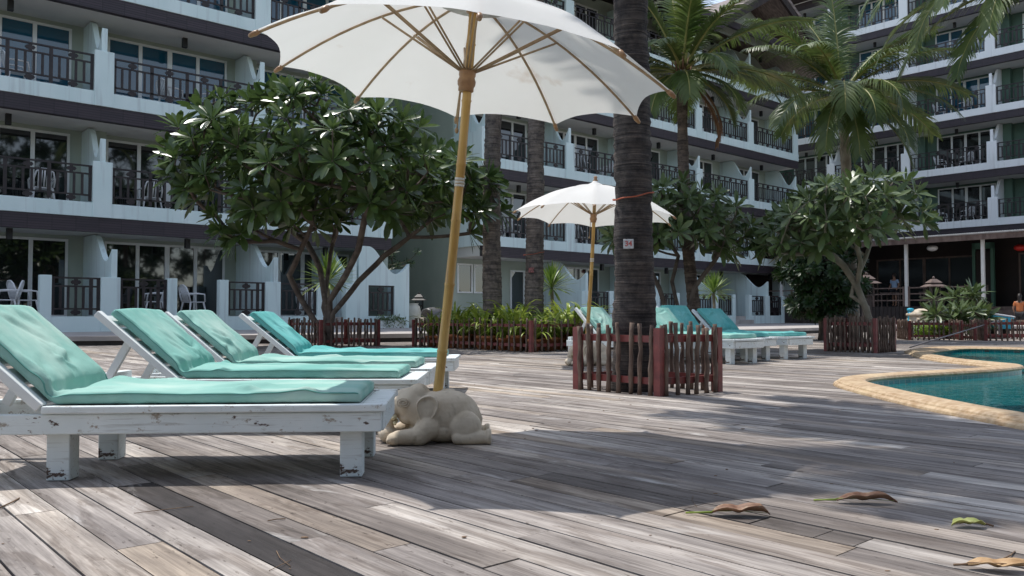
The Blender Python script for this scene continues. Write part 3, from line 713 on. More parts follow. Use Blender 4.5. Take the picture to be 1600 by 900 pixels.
# ================================================================== FURNITURE
# ---- sun lounger: origin under the middle of the foot end, +x towards the head
LLEN = 1.93; HX = 1.345; SEAT = .30
def cushion(mat_, seed, back_ang, bend=.05, width=.58, wob=1.0):
    """one quilted pad, creased at the hinge"""
    rr = random.Random(seed); off_ = rr.uniform(0, 50)
    th = .046; NU = 230
    path = []; Lb = .515; Ls = HX-.11
    # cross-section: flat bottom, square-ish sides, finely divided top
    cs = []; rc = .045
    for k in range(5): cs.append((1-rc-2*(1-rc)*k/4, 0.0))                # bottom, from +y to -y
    cs += [(-1+.012, .10), (-1, .35), (-1, .66)]
    kL = len(cs); cs += [(-1+.010, .86), (-1+.035, .97)]
    for k in range(53): cs.append((-(1-rc)+2*(1-rc)*k/52, 1.0))
    cs += [(1-.035, .97), (1-.010, .86)]; kR = len(cs)-1; cs += [(1, .66), (1, .35), (1-.012, .10)]
    NVv = len(cs)
    for i in range(NU+1):
        s_ = (Ls+Lb)*i/NU
        if s_ <= Ls: path.append((Vector((.11+s_, 0, SEAT+.004)), Vector((0,0,1)), s_))
        else:
            a = back_ang; d = s_-Ls; path.append((Vector((HX+math.cos(a)*d, 0, SEAT+.03+math.sin(a)*d)), Vector((-math.sin(a),0,math.cos(a))), s_))
    # drawn-in folds: line segments in (s, y), most of them fanning out from the crease
    FO = []
    for k in range(19):
        if k < 8: s0 = Ls+rr.uniform(-.10,.06); y0 = rr.choice((-1,1))*rr.uniform(.05,.29); an = rr.uniform(-.6,.6); ln = rr.uniform(.10,.34); dr_ = rr.choice((-1,1,1))
        elif k < 14: s0 = Ls+rr.uniform(.12,.45); y0 = rr.uniform(-.25,.25); an = rr.uniform(-1.1,1.1); ln = rr.uniform(.08,.24); dr_ = -1
        else: s0 = rr.uniform(.1,Ls-.2); y0 = rr.choice((-1,1))*rr.uniform(.12,.29); an = rr.uniform(-.5,.5); ln = rr.uniform(.10,.30); dr_ = 1
        FO.append((s0, y0, math.cos(an)*dr_, math.sin(an), ln, rr.uniform(.012,.024), rr.uniform(.012,.027)*rr.choice((1,1,-.8)), rr.uniform(-2,2)))
    def folds(s_, y):
        h = 0
        for s0, y0, ca, sa, ln, wd, ht, bw in FO:
            dx, dy = s_-s0, y-y0; u = dx*ca+dy*sa
            if -.03 < u < ln+.03:
                v = -dx*sa+dy*ca + bw*u*u*.6; t_ = min(1, max(0, (u+.03)/.06))*max(0, 1-max(0,u)/ln)**.6
                h += ht*t_*(math.exp(-(v/wd)**2) - .45*math.exp(-((v-1.9*wd)/(wd*1.3))**2))
        return h
    vs = []; mb = MB()
    for i, (p, nrm, s_) in enumerate(path):
        w_ = 0; acc = Vector((0,0,0)); pp = Vector((0,0,0))
        for j in range(max(0,i-5), min(NU, i+5)+1): acc += path[j][1]; pp += path[j][0]; w_ += 1
        nrm = acc.normalized(); 
        if 5 < i < NU-5: p = pp/w_
        end = min(s_, (Ls+Lb)-s_)/.022; ef = .62+.38*(min(1, end)**.5 if end > 0 else 0)
        crease = math.exp(-((s_-Ls)/.045)**2); swell = math.exp(-((s_-(Ls-.13))/.09)**2)*.016
        for cy, cz in cs:
            y = cy*width/2; top_ = 1.0 if cz > .9 else (.6 if cz > .8 else .25 if cz > .5 else 0)
            puff = (1-abs(cy)**2.6)
            n1 = noise.noise(Vector((s_*2.3+off_, y*3.0, seed))*1.3); n2 = noise.noise(Vector((s_*6+off_, y*9, seed*3.1))); n3 = noise.noise(Vector((s_*22, y*26, seed)))
            dz = top_*((.009*n1+.0045*n2+.0010*n3)*wob + .010*puff*(1-crease) + swell*puff*(.7+.9*n1) - .030*crease + folds(s_, y))
            yy = y*(1+.018*n1+.02*crease*top_) + .010*noise.noise(Vector((s_*3+off_, 9, seed))) + (math.copysign(.006, cy)*noise.noise(Vector((s_*14, cz*3, seed))) if abs(cy) > .95 else 0)
            zz = cz*th*(.45+.55*ef) + dz*ef
            vs.append(p + nrm*zz + Vector((0, yy*(.975+.025*ef), 0)) + Vector((.008*noise.noise(Vector((y*6, s_*.5, seed+4))),0,0)))
    n_ = NVv; fs = []
    for i in range(NU):
        for k in range(n_): fs.append((i*n_+k, i*n_+(k+1)%n_, (i+1)*n_+(k+1)%n_, (i+1)*n_+k))
    fs.append(tuple(range(n_-1,-1,-1))); fs.append(tuple(NU*n_+k for k in range(n_)))
    mb.add(vs, fs); me = mb.mesh('cushion', mat_, True, fixn=True)
    pb = MB()
    for k in (kL, kR):
        pb.tube([vs[i*n_+k] for i in range(1, NU, 1)], .0030, 5)
    return me, pb.mesh('piping', M['piping'], True)
def lounger_meshes(back_ang, mp_):
    D = {}
    mb = MB(); y0 = .335
    # deck boards of the platform run across
    bw = .098; nb_ = int(HX/bw)
    for i in range(nb_):
        x = .0+i*HX/nb_; mb.box(x+.0015, x+HX/nb_-.0015, -y0+.045, y0-.045, SEAT-.026, SEAT-.001-.0015*(i%3))
    mb.box(0, HX, -y0, -y0+.043, SEAT-.03, SEAT); mb.box(0, HX, y0-.043, y0, SEAT-.03, SEAT)
    D['platform'] = mb.mesh('platform', M['paint_old'])
    mb = MB()
    for s_ in (-1, 1):
        ya, yb = sorted((s_*(y0-.012), s_*(y0-.046))); mb.box(.02, LLEN, ya, yb, SEAT-.112, SEAT-.032)
    mb.box(.012, .045, -y0+.05, y0-.05, SEAT-.112, SEAT-.032); mb.box(LLEN-.06, LLEN-.0, -y0+.05, y0-.05, SEAT-.05, SEAT+.012); mb.box(HX-.04, HX-.0, -y0+.05, y0-.05, SEAT-.11, SEAT-.032)
    D['frame'] = mb.mesh('frame', M['paint_old'])
    mb = MB(); mb.box(-.045,.045,-.045,.045,0.0,SEAT-.033); D['leg'] = mb.mesh('leg', M['paint_old'])
    mb = MB(); ca, sa = math.cos(back_ang), math.sin(back_ang)
    T = Matrix.Translation((HX+.012, 0, SEAT-.012)) @ Matrix.Rotation(-back_ang, 4, 'Y')
    for s_ in (-1, 1):
        ya, yb = sorted((s_*(y0-.0), s_*(y0-.05))); mb.box(0, .585, ya, yb, -.012, .026, T)
    for i in range(5): mb.box(.02+i*.112, .105+i*.112, -y0+.055, y0-.055, -.004, .018, T)
    D['backrest'] = mb.mesh('backrest', M['paint_back'])
    mb = MB(); e = T @ Vector((.36, 0, -.01)); 
    mb.box(-.02,.02,-.015,.015,0,(e - Vector((HX+.44,0,SEAT-.05))).length, Matrix.Translation((HX+.44, 0, SEAT-.05)) @ Matrix.Rotation(math.atan2(e.x-(HX+.44), e.z-SEAT+.05), 4, 'Y'))
    D['prop'] = mb.mesh('prop', M['paint_back'])
    return D
def lounger(label, cx, cy, head_ang, seed, mat_, back_deg=41, group='sun loungers with teal cushions', zs=1.0, pad_shift=0):
    ba = R(back_deg); D = lounger_meshes(ba, None)
    t = thing('sun_lounger', label, 'sun lounger', (cx, cy, 0), head_ang, group); t.scale = (1,1,zs)
    place('platform', D['platform'], t); place('frame', D['frame'], t); place('backrest', D['backrest'], t)
    for s_ in (-1, 1): place('prop', D['prop'], t, (0, s_*.26, 0))
    for x in (.145, HX-.045, LLEN-.045):
        for s_ in (-1, 1): 
            lg = place('leg', D['leg'], t, (x, s_*(.335-.062-.035), 0))
    for ob in t.children:
        if ob.name.startswith(('leg','platform','frame','backrest')):
            md = ob.modifiers.new('bevel', 'BEVEL'); md.width = .005; md.segments = 2; md.limit_method = 'ANGLE'
    cm_, pm_ = cushion(mat_, seed, ba)
    c = place('cushion', cm_, t, (pad_shift,0,0)); place('piping', pm_, c)
    return t
lounger('nearest faded teal sun lounger on white peeling legs in front of the stone elephant', -.53, 3.665, R(183.8), 3, M['teal1'], 42)
lounger('second nearest teal lounger with a long white backrest rail showing beside its pad', -.53, 4.95, R(180.5), 11, M['teal2'], 40)
lounger('pale washed-out teal lounger third back in the left row', -.54, 5.87, R(180), 17, M['teal1'], 40)
lounger('deep turquoise lounger at the back of the left row near the plumeria fence', -.47, 7.22, R(180), 23, M['teal3'], 39)
HR = math.atan2(.80, -.60); wv = Vector((.80, .60, 0))
def rl(px, py, label, seed, mat_, back=44):
    q = G(px, py) + wv*.30; return lounger(label, q.x, q.y, HR, seed, mat_, back, group='sun loungers with teal cushions', zs=1.13)
# first of the right-hand row, left of the big trunk
lounger('pale teal lounger behind the second parasol pole left of the big palm trunk', 2.50, 11.15, HR+R(14), 31, M['teal1'], 44, zs=1.08)
rl(1150, 570.5, 'teal lounger partly hidden behind the big palm trunk on its right', 37, M['teal2'], 38)
rl(1173, 566.0, 'teal lounger with a sunlit bulge in its raised back right of the big palm trunk', 41, M['teal3'], 44)
rl(1234, 562.6, 'last teal lounger on the right whose foot end stands clear of the others', 47, M['teal3'], 38)

# ---- parasols
def parasol(label, base, apex, ax, Rr, Dd, ph, step, hubk, seed):
    base, apex = Vector(base), Vector(apex); ax = Vector(ax).normalized()
    t = thing('parasol', label, 'parasol', base, 0, 'white parasols with bamboo poles'); NR = 10
    ap = apex-base; e1 = Vector((0,1,0)).cross(ax).normalized(); e2 = ax.cross(e1); rr = random.Random(seed)
    dirv = ap.normalized(); pts = []; rs_ = []
    nodes = [.0,.13,.30,.46,.60,.76,.90,1.01]
    for a, b_ in zip(nodes, nodes[1:]):
        for u, dr in ((0,.0035),(.025,.0),(.5,-.001),(.97,.0)):
            k = a+(b_-a)*u; bow = math.sin(k*PI)*.012
            pts.append(ap*k*.985+Vector((bow,0,0))); rs_.append(.0265-.004*k+dr)
    m = MB(); m.tube(pts, rs_, 14); m.build('pole', M['bamboo'], t, True)
    m = MB(); 
    for k in (.545,.553,.561): m.tube([ap*k*.985+Vector((math.sin(k*PI)*.012,0,0)), ap*(k+.006)*.985+Vector((math.sin(k*PI)*.012,0,0))], .0262, 14)
    m.build('pole_tape', M['cloth'], t, True)
    def rim(i): a = ph+step*i; return e1*math.cos(a)+e2*math.sin(a)
    def rib(i, s_): return ap - ax*Dd*(.12*s_+.88*s_**1.9) + rim(i)*Rr*s_*(1.0) 
    cn = MB(); NS, NW = 16, 10; vs = []; fs = []
    for i in range(NR):
        for w_ in range(NW):
            u = w_/NW
            for j in range(NS+1):
                s_ = (j/NS); sc = 1-.042*4*u*(1-u)*s_**4
                a = rib(i, s_*sc); b_ = rib(i+1, s_*sc); q = a*(1-u)+b_*u
                q += ax*.012*0 - ax*.03*4*u*(1-u)*s_*(1-s_)*2 + ax*.006*noise.noise(q*5)
                vs.append(q)
    for c_ in range(NR*NW):
        d_ = (c_+1) % (NR*NW)
        for j in range(NS): fs.append((c_*(NS+1)+j, d_*(NS+1)+j, d_*(NS+1)+j+1, c_*(NS+1)+j+1))
    cn.add([v+ax*.012 for v in vs], fs); cn.build('canopy', M['cloth'], t, True)
    tp = MB(); 
    cap = MB(); cap.lathe([(.20,-.035),(.12,.0),(.05,.035),(.03,.06)], n=20, M=Matrix.Translation(ap)@ax.to_track_quat('Z','Y').to_matrix().to_4x4()); cap.build('canopy_cap', M['cloth'], t, True)
    fn = MB(); fn.lathe([(.028,.05),(.034,.065),(.020,.085),(.026,.11),(.014,.125)], n=14, M=Matrix.Translation(ap)@ax.to_track_quat('Z','Y').to_matrix().to_4x4()); fn.build('finial', M['hubwood'], t, True)
    hub = ap - dirv*hubk; Q = Matrix.Translation(hub)@dirv.to_track_quat('Z','Y').to_matrix().to_4x4()
    h = MB(); h.lathe([(.032,-.055),(.040,-.05),(.040,-.03),(.046,-.02),(.048,.0),(.040,.02),(.044,.03),(.044,.06),(.034,.065)], n=20, M=Q); h.build('hub', M['hubwood'], t, True)
    h = MB(); Q2 = Matrix.Translation(ap - dirv*.05)@dirv.to_track_quat('Z','Y').to_matrix().to_4x4(); h.lathe([(.03,-.03),(.036,-.025),(.036,.01),(.03,.02)], n=20, M=Q2); h.build('top_hub', M['hubwood'], t, True)
    for i in range(NR):
        r_ = MB(); pl = [rib(i, .04+.985*k/12)-ax*.004 for k in range(13)]; r_.tube(pl, [.0072]*12+[.006], 6); ro_ = r_.build('rib', M['ribwood'], t, True)
        kb = MB(); a, b_ = rib(i, .985), rib(i, 1.022); kb.tube([a-ax*.002, a+(b_-a)*.4-ax*.002, b_-ax*.003], [.011,.014,.010], 8); kb.build('rib_tip', M['hubwood'], ro_, True)
        s_ = MB(); mid = rib(i, .47)-ax*.010; sd_ = ax.cross(rim(i)).normalized()*.013; st = hub+dirv*.05+rim(i)*.035
        for sg in (-1, 1): s_.tube([st+sd_*sg*.6, mid+sd_*sg*1.0], .0055, 5)
        s_.build('strut', M['ribwood'], t, True)
    cd = MB(); cd.tube([hub+Vector((-.03,.02,.03)), hub+Vector((-.04,.03,-.12)), hub+Vector((-.052,.03,-.24))], .004, 5); cd.ell(tuple(hub+Vector((-.054,.03,-.25))), (.010,.010,.016)); cd.build('pull_cord', M['ribwood'], t, True)
    return t
parasol('large off-white parasol on a bamboo pole planted in the near stone elephant', (-.395,4.33,.20), (-.194,4.21,2.299), (.115,-.032,1), 1.052, .427, 4.199, -R(36), .431, 1)
a2 = AT(930, 290, 10.75)
parasol('smaller-looking bright white parasol standing beyond the palm fence', (.975,10.85,.20), a2, (.05,.02,1), 1.06, .43, .22, -R(36), .43, 2)

# ---- carved stone elephants (parasol bases); local: faces -x, near side is -y
def elephant(label, loc, rz=0, sc=1.0):
    t = thing('elephant_statue', label, 'statue', loc, rz, 'carved stone elephant bases'); t.scale = (sc,)*3
    mb = MB()
    def cap(p, q, r0, r1, n=9):
        p, q = Vector(p), Vector(q)
        for i in range(n+1):
            k = i/n; c = p+(q-p)*k; r = r0+(r1-r0)*k; mb.ell(tuple(c), (r,r,r), nu=14, nv=9)
    # trunk of the body (x from -.27 head end to +.27 tail)
    mb.ell((.045,0,.145), (.165,.110,.125), nu=24, nv=16); mb.ell((-.045,0,.150), (.115,.112,.115), nu=24, nv=16); mb.ell((.11,0,.125), (.105,.105,.115), nu=24, nv=16)
    cap((-.07,0,.15), (-.13,0,.19), .10, .085)
    mb.ell((-.145,0,.200), (.088,.082,.085), nu=24, nv=16); mb.ell((-.105,.0,.243), (.062,.060,.062), nu=20, nv=14)
    mb.ell((-.172,0,.235), (.055,.055,.045)); mb.ell((-.150,0,.132), (.062,.060,.042))
    cap((-.190,0,.205), (-.242,0,.168), .056, .045); cap((-.242,0,.168), (-.265,0,.115), .043, .034); cap((-.265,0,.115), (-.258,0,.065), .033, .027); cap((-.258,0,.065), (-.222,0,.048), .027, .022)
    mb.ell((.03,0,.07), (.19,.10,.068), nu=20, nv=12)
    # forelegs
    cap((-.055,-.085,.085), (-.10,-.100,.045), .062, .050); cap((-.10,-.100,.045), (-.205,-.105,.040), .047, .036); mb.ell((-.222,-.105,.033), (.040,.044,.034))
    cap((-.10,.075,.085), (-.22,.075,.045), .055, .042); cap((-.22,.075,.045), (-.285,.070,.04), .040, .038)
    mb.ell((-.265,-.005,.045), (.045,.05,.045))
    # hind legs
    for s_ in (-1, 1):
        mb.ell((.135,s_*.088,.088), (.085,.045,.082), M=None, nu=20, nv=14); cap((.10,s_*.10,.035), (.235,s_*.10,.038), .036, .034); 
        mb.lathe([(.030,-.012),(.040,-.006),(.042,.012),(.036,.016)], n=16, M=Matrix.Translation((.252,s_*.10,.040))@Matrix.Rotation(PI/2,4,'Y'))
    mb.tube([(.19,0,.17),(.215,0,.12),(.21,-.02,.07)], [.018,.014,.010], 8)
    # toenails
    for a in (-.022, .0, .022): mb.ell((-.252,-.105+a,.026), (.012,.012,.015))
    me0 = mb.mesh('body'); ob = bpy.data.objects.new('tmp', me0); COL.objects.link(ob)
    md = ob.modifiers.new('r', 'REMESH'); md.mode = 'VOXEL'; md.voxel_size = .0042
    sm = ob.modifiers.new('s', 'SMOOTH'); sm.factor = .5; sm.iterations = 2
    dg = bpy.context.evaluated_depsgraph_get(); me = bpy.data.meshes.new_from_object(ob.evaluated_get(dg)); bpy.data.objects.remove(ob)
    me.name = 'body'; me.materials.clear(); me.materials.append(M['stone']); me.polygons.foreach_set('use_smooth', [True]*len(me.polygons))
    for v in me.vertices:
        if v.co.z < .002: v.co.z = .002
    place('body', me, t)
    for s_ in (-1, 1):
        # ear: leaf-shaped plate with a rolled rim
        out = [(.0,.058),(.026,.062),(.046,.048),(.055,.022),(.050,-.006),(.036,-.030),(.014,-.052),(.000,-.066),(-.012,-.050),(-.026,-.022),(-.034,.006),(-.034,.030),(-.020,.048)]
        cx_, cz_ = -.070, .178
        def pe(a, b_, h): return Vector((cx_+a*1.28, s_*(.100+h+.16*max(0,a)), cz_+b_*1.22))
        eb = MB(); rings = []
        for sc_, h in ((1.0,-.016),(1.02,.004),(.98,.014),(.88,.013),(.78,.001),(.4,.003),(.05,.003)): rings.append([pe(a*sc_, b_*sc_, h) for a, b_ in out])
        n_ = len(out); eb.add([p for r_ in rings for p in r_], [(i*n_+k, i*n_+(k+1)%n_, (i+1)*n_+(k+1)%n_, (i+1)*n_+k) for i in range(len(rings)-1) for k in range(n_)]+[tuple((len(rings)-1)*n_+k for k in range(n_))])
        eo = eb.build('ear', M['stone'], t, True, fixn=True); sb = eo.modifiers.new('s','SUBSURF'); sb.levels = 2; sb.render_levels = 2
        # eye: lids and ball
        ey = MB(); c = Vector((-.180, s_*.0800, .213)); ey.ell(tuple(c), (.013,.007,.009))
        def ring(rx, rz_, r_): ey.tube([c+Vector((rx*math.cos(a), s_*.004-.0*abs(math.cos(a)), rz_*math.sin(a))) for a in [2*PI*k/18 for k in range(19)]], r_, 5)
        ring(.018,.012,.0048); ring(.030,.022,.0036); ey.build('eye', M['stone'], t, True)
        tk = MB(); tk.tube([(-.218,s_*.040,.140),(-.236,s_*.048,.130),(-.250,s_*.050,.130)], [.012,.011,.005], 8); tk.build('tusk', M['tusk'], t, True)
    mo = MB(); mo.tube([(-.215,-.02,.118),(-.226,-.040,.106),(-.222,-.048,.098)], [.009,.011,.006], 8); mo.build('mouth', M['tusk'], t, True)
    mk_ = MB(); mk_.lathe([(.032,0),(.036,.004),(.036,.012),(.030,.014)], n=16, M=Matrix.Translation((.045-.0,.02,.258))); mk_.build('pole_socket', M['stone'], t, True)
    return t
elephant('carved stone elephant lying beside the foot of the nearest lounger', (-.380, 4.30, 0), R(4))
elephant('carved stone elephant half hidden behind the palm picket fence', (1.05, 10.80, 0), R(2), 1.1)

# ---- picket fences
def fence(label, corners, h, sp, seed, closed=True, gate=None, rails=(.12, .47), rr0=.0195, sub=1):
    r_ = random.Random(seed); cs = [Vector(c) for c in corners]
    ctr = sum(cs, Vector((0,0,0)))/len(cs)
    t = thing('picket_fence', label, 'fence', (ctr.x, ctr.y, 0), 0, 'red and brown stick picket fences')
    pm = []
    for k in range(6):
        m = MB(); pts = []; rs_ = []
        x = y = 0
        for i in range(9):
            z = h*1.0*i/8; pts.append((x+r_.uniform(-.006,.006), y+r_.uniform(-.006,.006), z)); rs_.append(rr0*r_.uniform(.82,1.2)*(1.05-.1*i/8))
        m.tube(pts, rs_, 8); pm.append(m.mesh('picket', M['stick'], True))
    pairs = list(zip(cs, cs[1:]+cs[:1])) if closed else list(zip(cs, cs[1:]))
    cnt = 0
    for a, b_ in pairs:
        d = b_-a; L_ = d.length; d.normalize(); nrm = Vector((d.y,-d.x,0)); 
        if (a+nrm-ctr).length < (a-ctr).length and closed: nrm = -nrm
        ag = math.atan2(d.y, d.x)
        for zf in rails:
            m = MB(); m.box(0, L_, -.012, .012, -.028, .028); place('rail', m.mesh('rail', M['red_paint']), t, a-nrm*.0+Vector((0,0,zf*h/.58))-Vector((ctr.x,ctr.y,0)), ag)
        n_ = max(2, round(L_/sp))
        for i in range(n_):
            if cnt >= 98: break
            p = a+d*(L_*(i+.5+r_.uniform(-.12,.12))/n_)+nrm*.03 - Vector((ctr.x,ctr.y,0))
            o = place('picket', r_.choice(pm), t, p+Vector((0,0,.0)), r_.uniform(0,6)); o.scale = (1,1,r_.uniform(.94,1.06)); 
            o.rotation_euler = (r_.uniform(-.025,.025), r_.uniform(-.025,.025), r_.uniform(0,6)); cnt += 1
    for c in cs:
        m = MB(); m.box(-.032,.032,-.032,.032,0,h*.97); place('corner_post', m.mesh('corner_post', M['red_paint']), t, c-Vector((ctr.x,ctr.y,0)), ANG_A)
    return t
def square(near, sa, sb):
    a = Vector((near[0], near[1], 0)); return [a, a+AV*sa, a+AV*sa+BV*sb, a+BV*sb]
q1 = G(1030, 619); fence('red picket fence boxing in the thick palm trunk at centre right', [q1, G(1121,612), G(1121,612)+G(903,608)-q1+Vector((0,.0,0)), G(903,608)], .57, .112, 1)
fence('long picket fence round the bed of strap-leaved plants and two palm trunks', square(G(830,550.5), 2.6, 3.6), .58, .165, 2)
fence('dark picket fence round the big plumeria on the left', square((-3.85,16.6), 1.35, 1.35), .58, .14, 3)
fence('picket fence round the plumeria and palm at the right', square(G(1368,551.5), .72, .90), .62, .085, 4)
qa = G(1422,531.5); qb = G(1503,531.5)
fence('picket fence in front of the low yellow-green hedge by the pool', [qa, qb, qb+Vector((.4,1.5,0)), qa+Vector((.4,1.5,0))], .52, .14, 5)
fence('picket fence running out of the right edge behind the blue cool box', [G(1541,532.5), G(1690,532.5), G(1690,532.5)+Vector((.5,1.6,0)), G(1541,532.5)+Vector((.5,1.6,0))], .54, .15, 6)
fence('dark low fence panel between the two hedge fences', [qb+Vector((.12,.35,0)), G(1541,532.5)+Vector((-.1,.3,0))], .46, .07, 7, closed=False, rails=(.10,.48), rr0=.012)
# ================================================================== PLANTS
def leaf_ob(mb, base, d, up, L_, W_, droop, fold=.18, rows=4, tipw=.72, petiole=.12):
    """obovate leaf: two columns folded on the midrib"""
    d = d.normalized(); side = d.cross(up); 
    if side.length < 1e-3: side = d.orthogonal()
    side.normalize(); nrm = side.cross(d).normalized()
    prof = {3:[0,.62,.9,0],4:[.05,.5,.95,.78,.0],5:[.05,.42,.82,1.0,.80,.12],6:[.06,.34,.66,.90,1.0,.82,.14]}[rows]
    vs = []; fs = []; p = base.copy(); dd = d.copy(); seg = L_/rows
    for i in range(rows+1):
        w_ = prof[i]*W_/2
        lift = nrm*(w_*fold)
        vs += [p-side*w_+lift, p.copy(), p+side*w_+lift]
        dd = (dd - Vector((0,0,1))*droop/rows).normalized(); p = p+dd*seg
        nrm = side.cross(dd).normalized()
    for i in range(rows): fs += [(3*i,3*i+1,3*i+4,3*i+3),(3*i+1,3*i+2,3*i+5,3*i+4)]
    mb.add(vs, fs)
def rosette(mb, p, axis, n, L_, W_, rr, rows=4, droop=.35, emin=-.15, emax=1.15):
    axis = axis.normalized(); a = axis.orthogonal().normalized(); b_ = axis.cross(a); g_ = rr.uniform(0, 6)
    for i in range(n):
        ph = g_+i*2.399963; k = i/(n-1); el = emax+(emin-emax)*k+rr.uniform(-.12,.12)
        d = (a*math.cos(ph)+b_*math.sin(ph))*math.cos(el)+axis*math.sin(el)
        ll = L_*(.62+.38*math.sin(min(1,k*1.6+.15)*PI/2))*rr.uniform(.85,1.12)
        leaf_ob(mb, p+d*.02, d, axis, ll, W_*rr.uniform(.85,1.1)*(ll/L_), droop*rr.uniform(.3,1.3)*(.3+k), rows=rows)
def branchtree(name, label, cat, base, stems, tips, mleaf, mbark, seed, n_leaf=14, L_=.30, W_=.10, rt=.012, rexp=.42, group=None, flowers=(), rows=4, droop=.35, trunk_bend=.10, up=.35, emin=-.15, kids_=None):
    rr = random.Random(seed); base = Vector(base)
    t = thing(name, label, cat, base, 0, group)
    nodes = [Vector((0,0,0))]; par = [-1]; 
    for st in stems:
        prev = 0; last = nodes[0]
        pts = [Vector(p)-base for p in st]
        for p in pts:
            nseg = max(1, int((p-last).length/.25)); 
            for k in range(1, nseg+1):
                q = last+(p-last)*k/nseg+Vector((rr.uniform(-.02,.02),rr.uniform(-.02,.02),0))*(k < nseg); nodes.append(q); par.append(prev); prev = len(nodes)-1
            last = p
    tl = [Vector(p)-base for p in tips]
    stem_n = len(nodes)
    tl.sort(key=lambda p: min((p-q).length for q in nodes[stem_n//3:]))
    tipidx = []
    for p in tl:
        best = None; bc = 1e9
        for i in range(1, len(nodes)):
            q = nodes[i]; d = (p-q).length
            c = d + max(0, q.z-p.z+.12)*2.2 + (0.5 if i < stem_n*.35 else 0) + (.6 if i in tipset_cache else 0) if False else d + max(0, q.z-p.z+.12)*2.2
            if c < bc: bc = c; best = i
        q = nodes[best]; d = p-q; nseg = max(2, int(d.length/.22)); prev = best
        mid = (q+p)/2+Vector((rr.uniform(-1,1),rr.uniform(-1,1),-.5))*d.length*trunk_bend
        for k in range(1, nseg+1):
            u = k/nseg; x = q*(1-u)**2+mid*2*u*(1-u)+p*u*u; nodes.append(x); par.append(prev); prev = len(nodes)-1
        tipidx.append(prev)
    cnt = [0]*len(nodes)
    for i in tipidx:
        j = i
        while j != -1: cnt[j] += 1; j = par[j]
    rad = [rt*max(1,c)**rexp for c in cnt]
    ch = {}
    for i, p_ in enumerate(par): ch.setdefault(p_, []).append(i)
    tb = MB()
    # chains
    stack = [(0, c) for c in ch.get(0, [])]
    while stack:
        a, i = stack.pop(); pts = [nodes[a], nodes[i]]; rs_ = [min(rad[a], rad[i]*1.25), rad[i]]
        while ch.get(i):
            cs = sorted(ch[i], key=lambda k: -cnt[k]); i2 = cs[0]
            for k in cs[1:]: stack.append((i, k))
            pts.append(nodes[i2]); rs_.append(rad[i2]); i = i2
        if cnt[i] == 0 and len(pts) < 2: continue
        tb.tube(pts, rs_, 8 if rs_[0] > .03 else 5)
    tb.build('trunk', mbark, t, True)
    cb = MB(); ctr = sum(tl, Vector((0,0,0)))/len(tl)
    for i in tipidx:
        p = nodes[i]; q = nodes[par[i]]; ax = (p-q).normalized()*.55 + (p-ctr).normalized()*.45 + Vector((0,0,up)); 
        rosette(cb, p, ax, n_leaf, L_*rr.uniform(.85,1.15), W_, rr, rows, droop, emin=emin)
    cb.build('crown', mleaf, t, True)
    for f_ in flowers:
        fb = MB(); c = Vector(f_)-base
        for k in range(26):
            v = Vector((rr.gauss(0,1),rr.gauss(0,1),rr.gauss(0,1))).normalized(); rosette(fb, c+v*.06, v, 5, .045, .03, rr, 3, .2, .3, .5)
        fb.build('flower_cluster', M['flower'], t, True)
    return t
def inpoly2(x, y, P):
    c = False; j = len(P)-1
    for i in range(len(P)):
        if (P[i][1] > y) != (P[j][1] > y) and x < (P[j][0]-P[i][0])*(y-P[i][1])/(P[j][1]-P[i][1])+P[i][0]: c = not c
        j = i
    return c
def crown_tips(outline, Yc, halfd, n, mind, rr, hollow=0.0):
    """surveyed crown: outline in the photo gives height and width at depth Yc; the crown gets a real depth"""
    xs = [p[0] for p in outline]; ys = [p[1] for p in outline]; cx = (min(xs)+max(xs))/2; cy = (min(ys)+max(ys))/2; hx = (max(xs)-min(xs))/2; hy = (max(ys)-min(ys))/2
    out = []; tries = 0
    while len(out) < n and tries < 20000:
        tries += 1; x, y = rr.uniform(min(xs), max(xs)), rr.uniform(min(ys), max(ys))
        if not inpoly2(x, y, outline): continue
        e = ((x-cx)/hx)**2+((y-cy)/hy)**2; d = halfd*math.sqrt(max(.08, 1-.85*min(1, e)))
        k = rr.uniform(-1, 1); k = math.copysign(abs(k)**(.6), k)
        p = AT(x, y, Yc); p.y += k*d; 
        if noise.noise(Vector((p.x*1.15, p.y*.9, p.z*1.25))) < -.20: continue
        if all((p-q).length > mind for q in out): out.append(p)
    return out
ry = random.Random(5)
# left plumeria (crown outline surveyed a little inside, the leaves add ~.3 m)
o1 = [(285,285),(285,235),(310,195),(360,170),(410,160),(470,148),(530,155),(575,178),(620,200),(665,215),(705,240),(745,262),(778,295),(782,340),(735,365),(700,335),(655,345),(600,340),(560,300),(520,345),(470,343),(420,362),(375,383),(345,350),(310,315)]
t1 = crown_tips(o1, 16.6, 2.2, 265, .30, ry)
pg = lambda px, py, Y: AT(px, py, Y)
b1 = Vector((-3.8, 17.3, .02))
st1 = [[pg(478,480,17.2), pg(452,430,17.0), pg(470,390,16.8), pg(488,350,16.6), pg(470,310,16.6)],
       [pg(520,490,17.3), pg(560,440,17.2), pg(600,400,17.2), pg(640,370,17.0), pg(680,340,17)],
       [pg(508,470,17.3), pg(500,420,17.5), pg(480,380,17.9), pg(440,350,18.1)],
       [pg(515,470,17.3), pg(540,430,16.8), pg(560,390,16.4), pg(570,340,16.2), pg(590,300,16)],
       [pg(505,480,17.3), pg(512,430,17.8), pg(520,380,18.2), pg(530,320,18.4)]]
tp1 = branchtree('plumeria_tree', 'broad dark plumeria tree with many curving stems left of the near parasol pole', 'tree', b1, st1, t1, M['leaf'], M['bark'], 3, n_leaf=16, L_=.43, W_=.135, flowers=[pg(489,126,15.6), pg(612,214,15.2)], rexp=.36, rt=.014, rows=6)
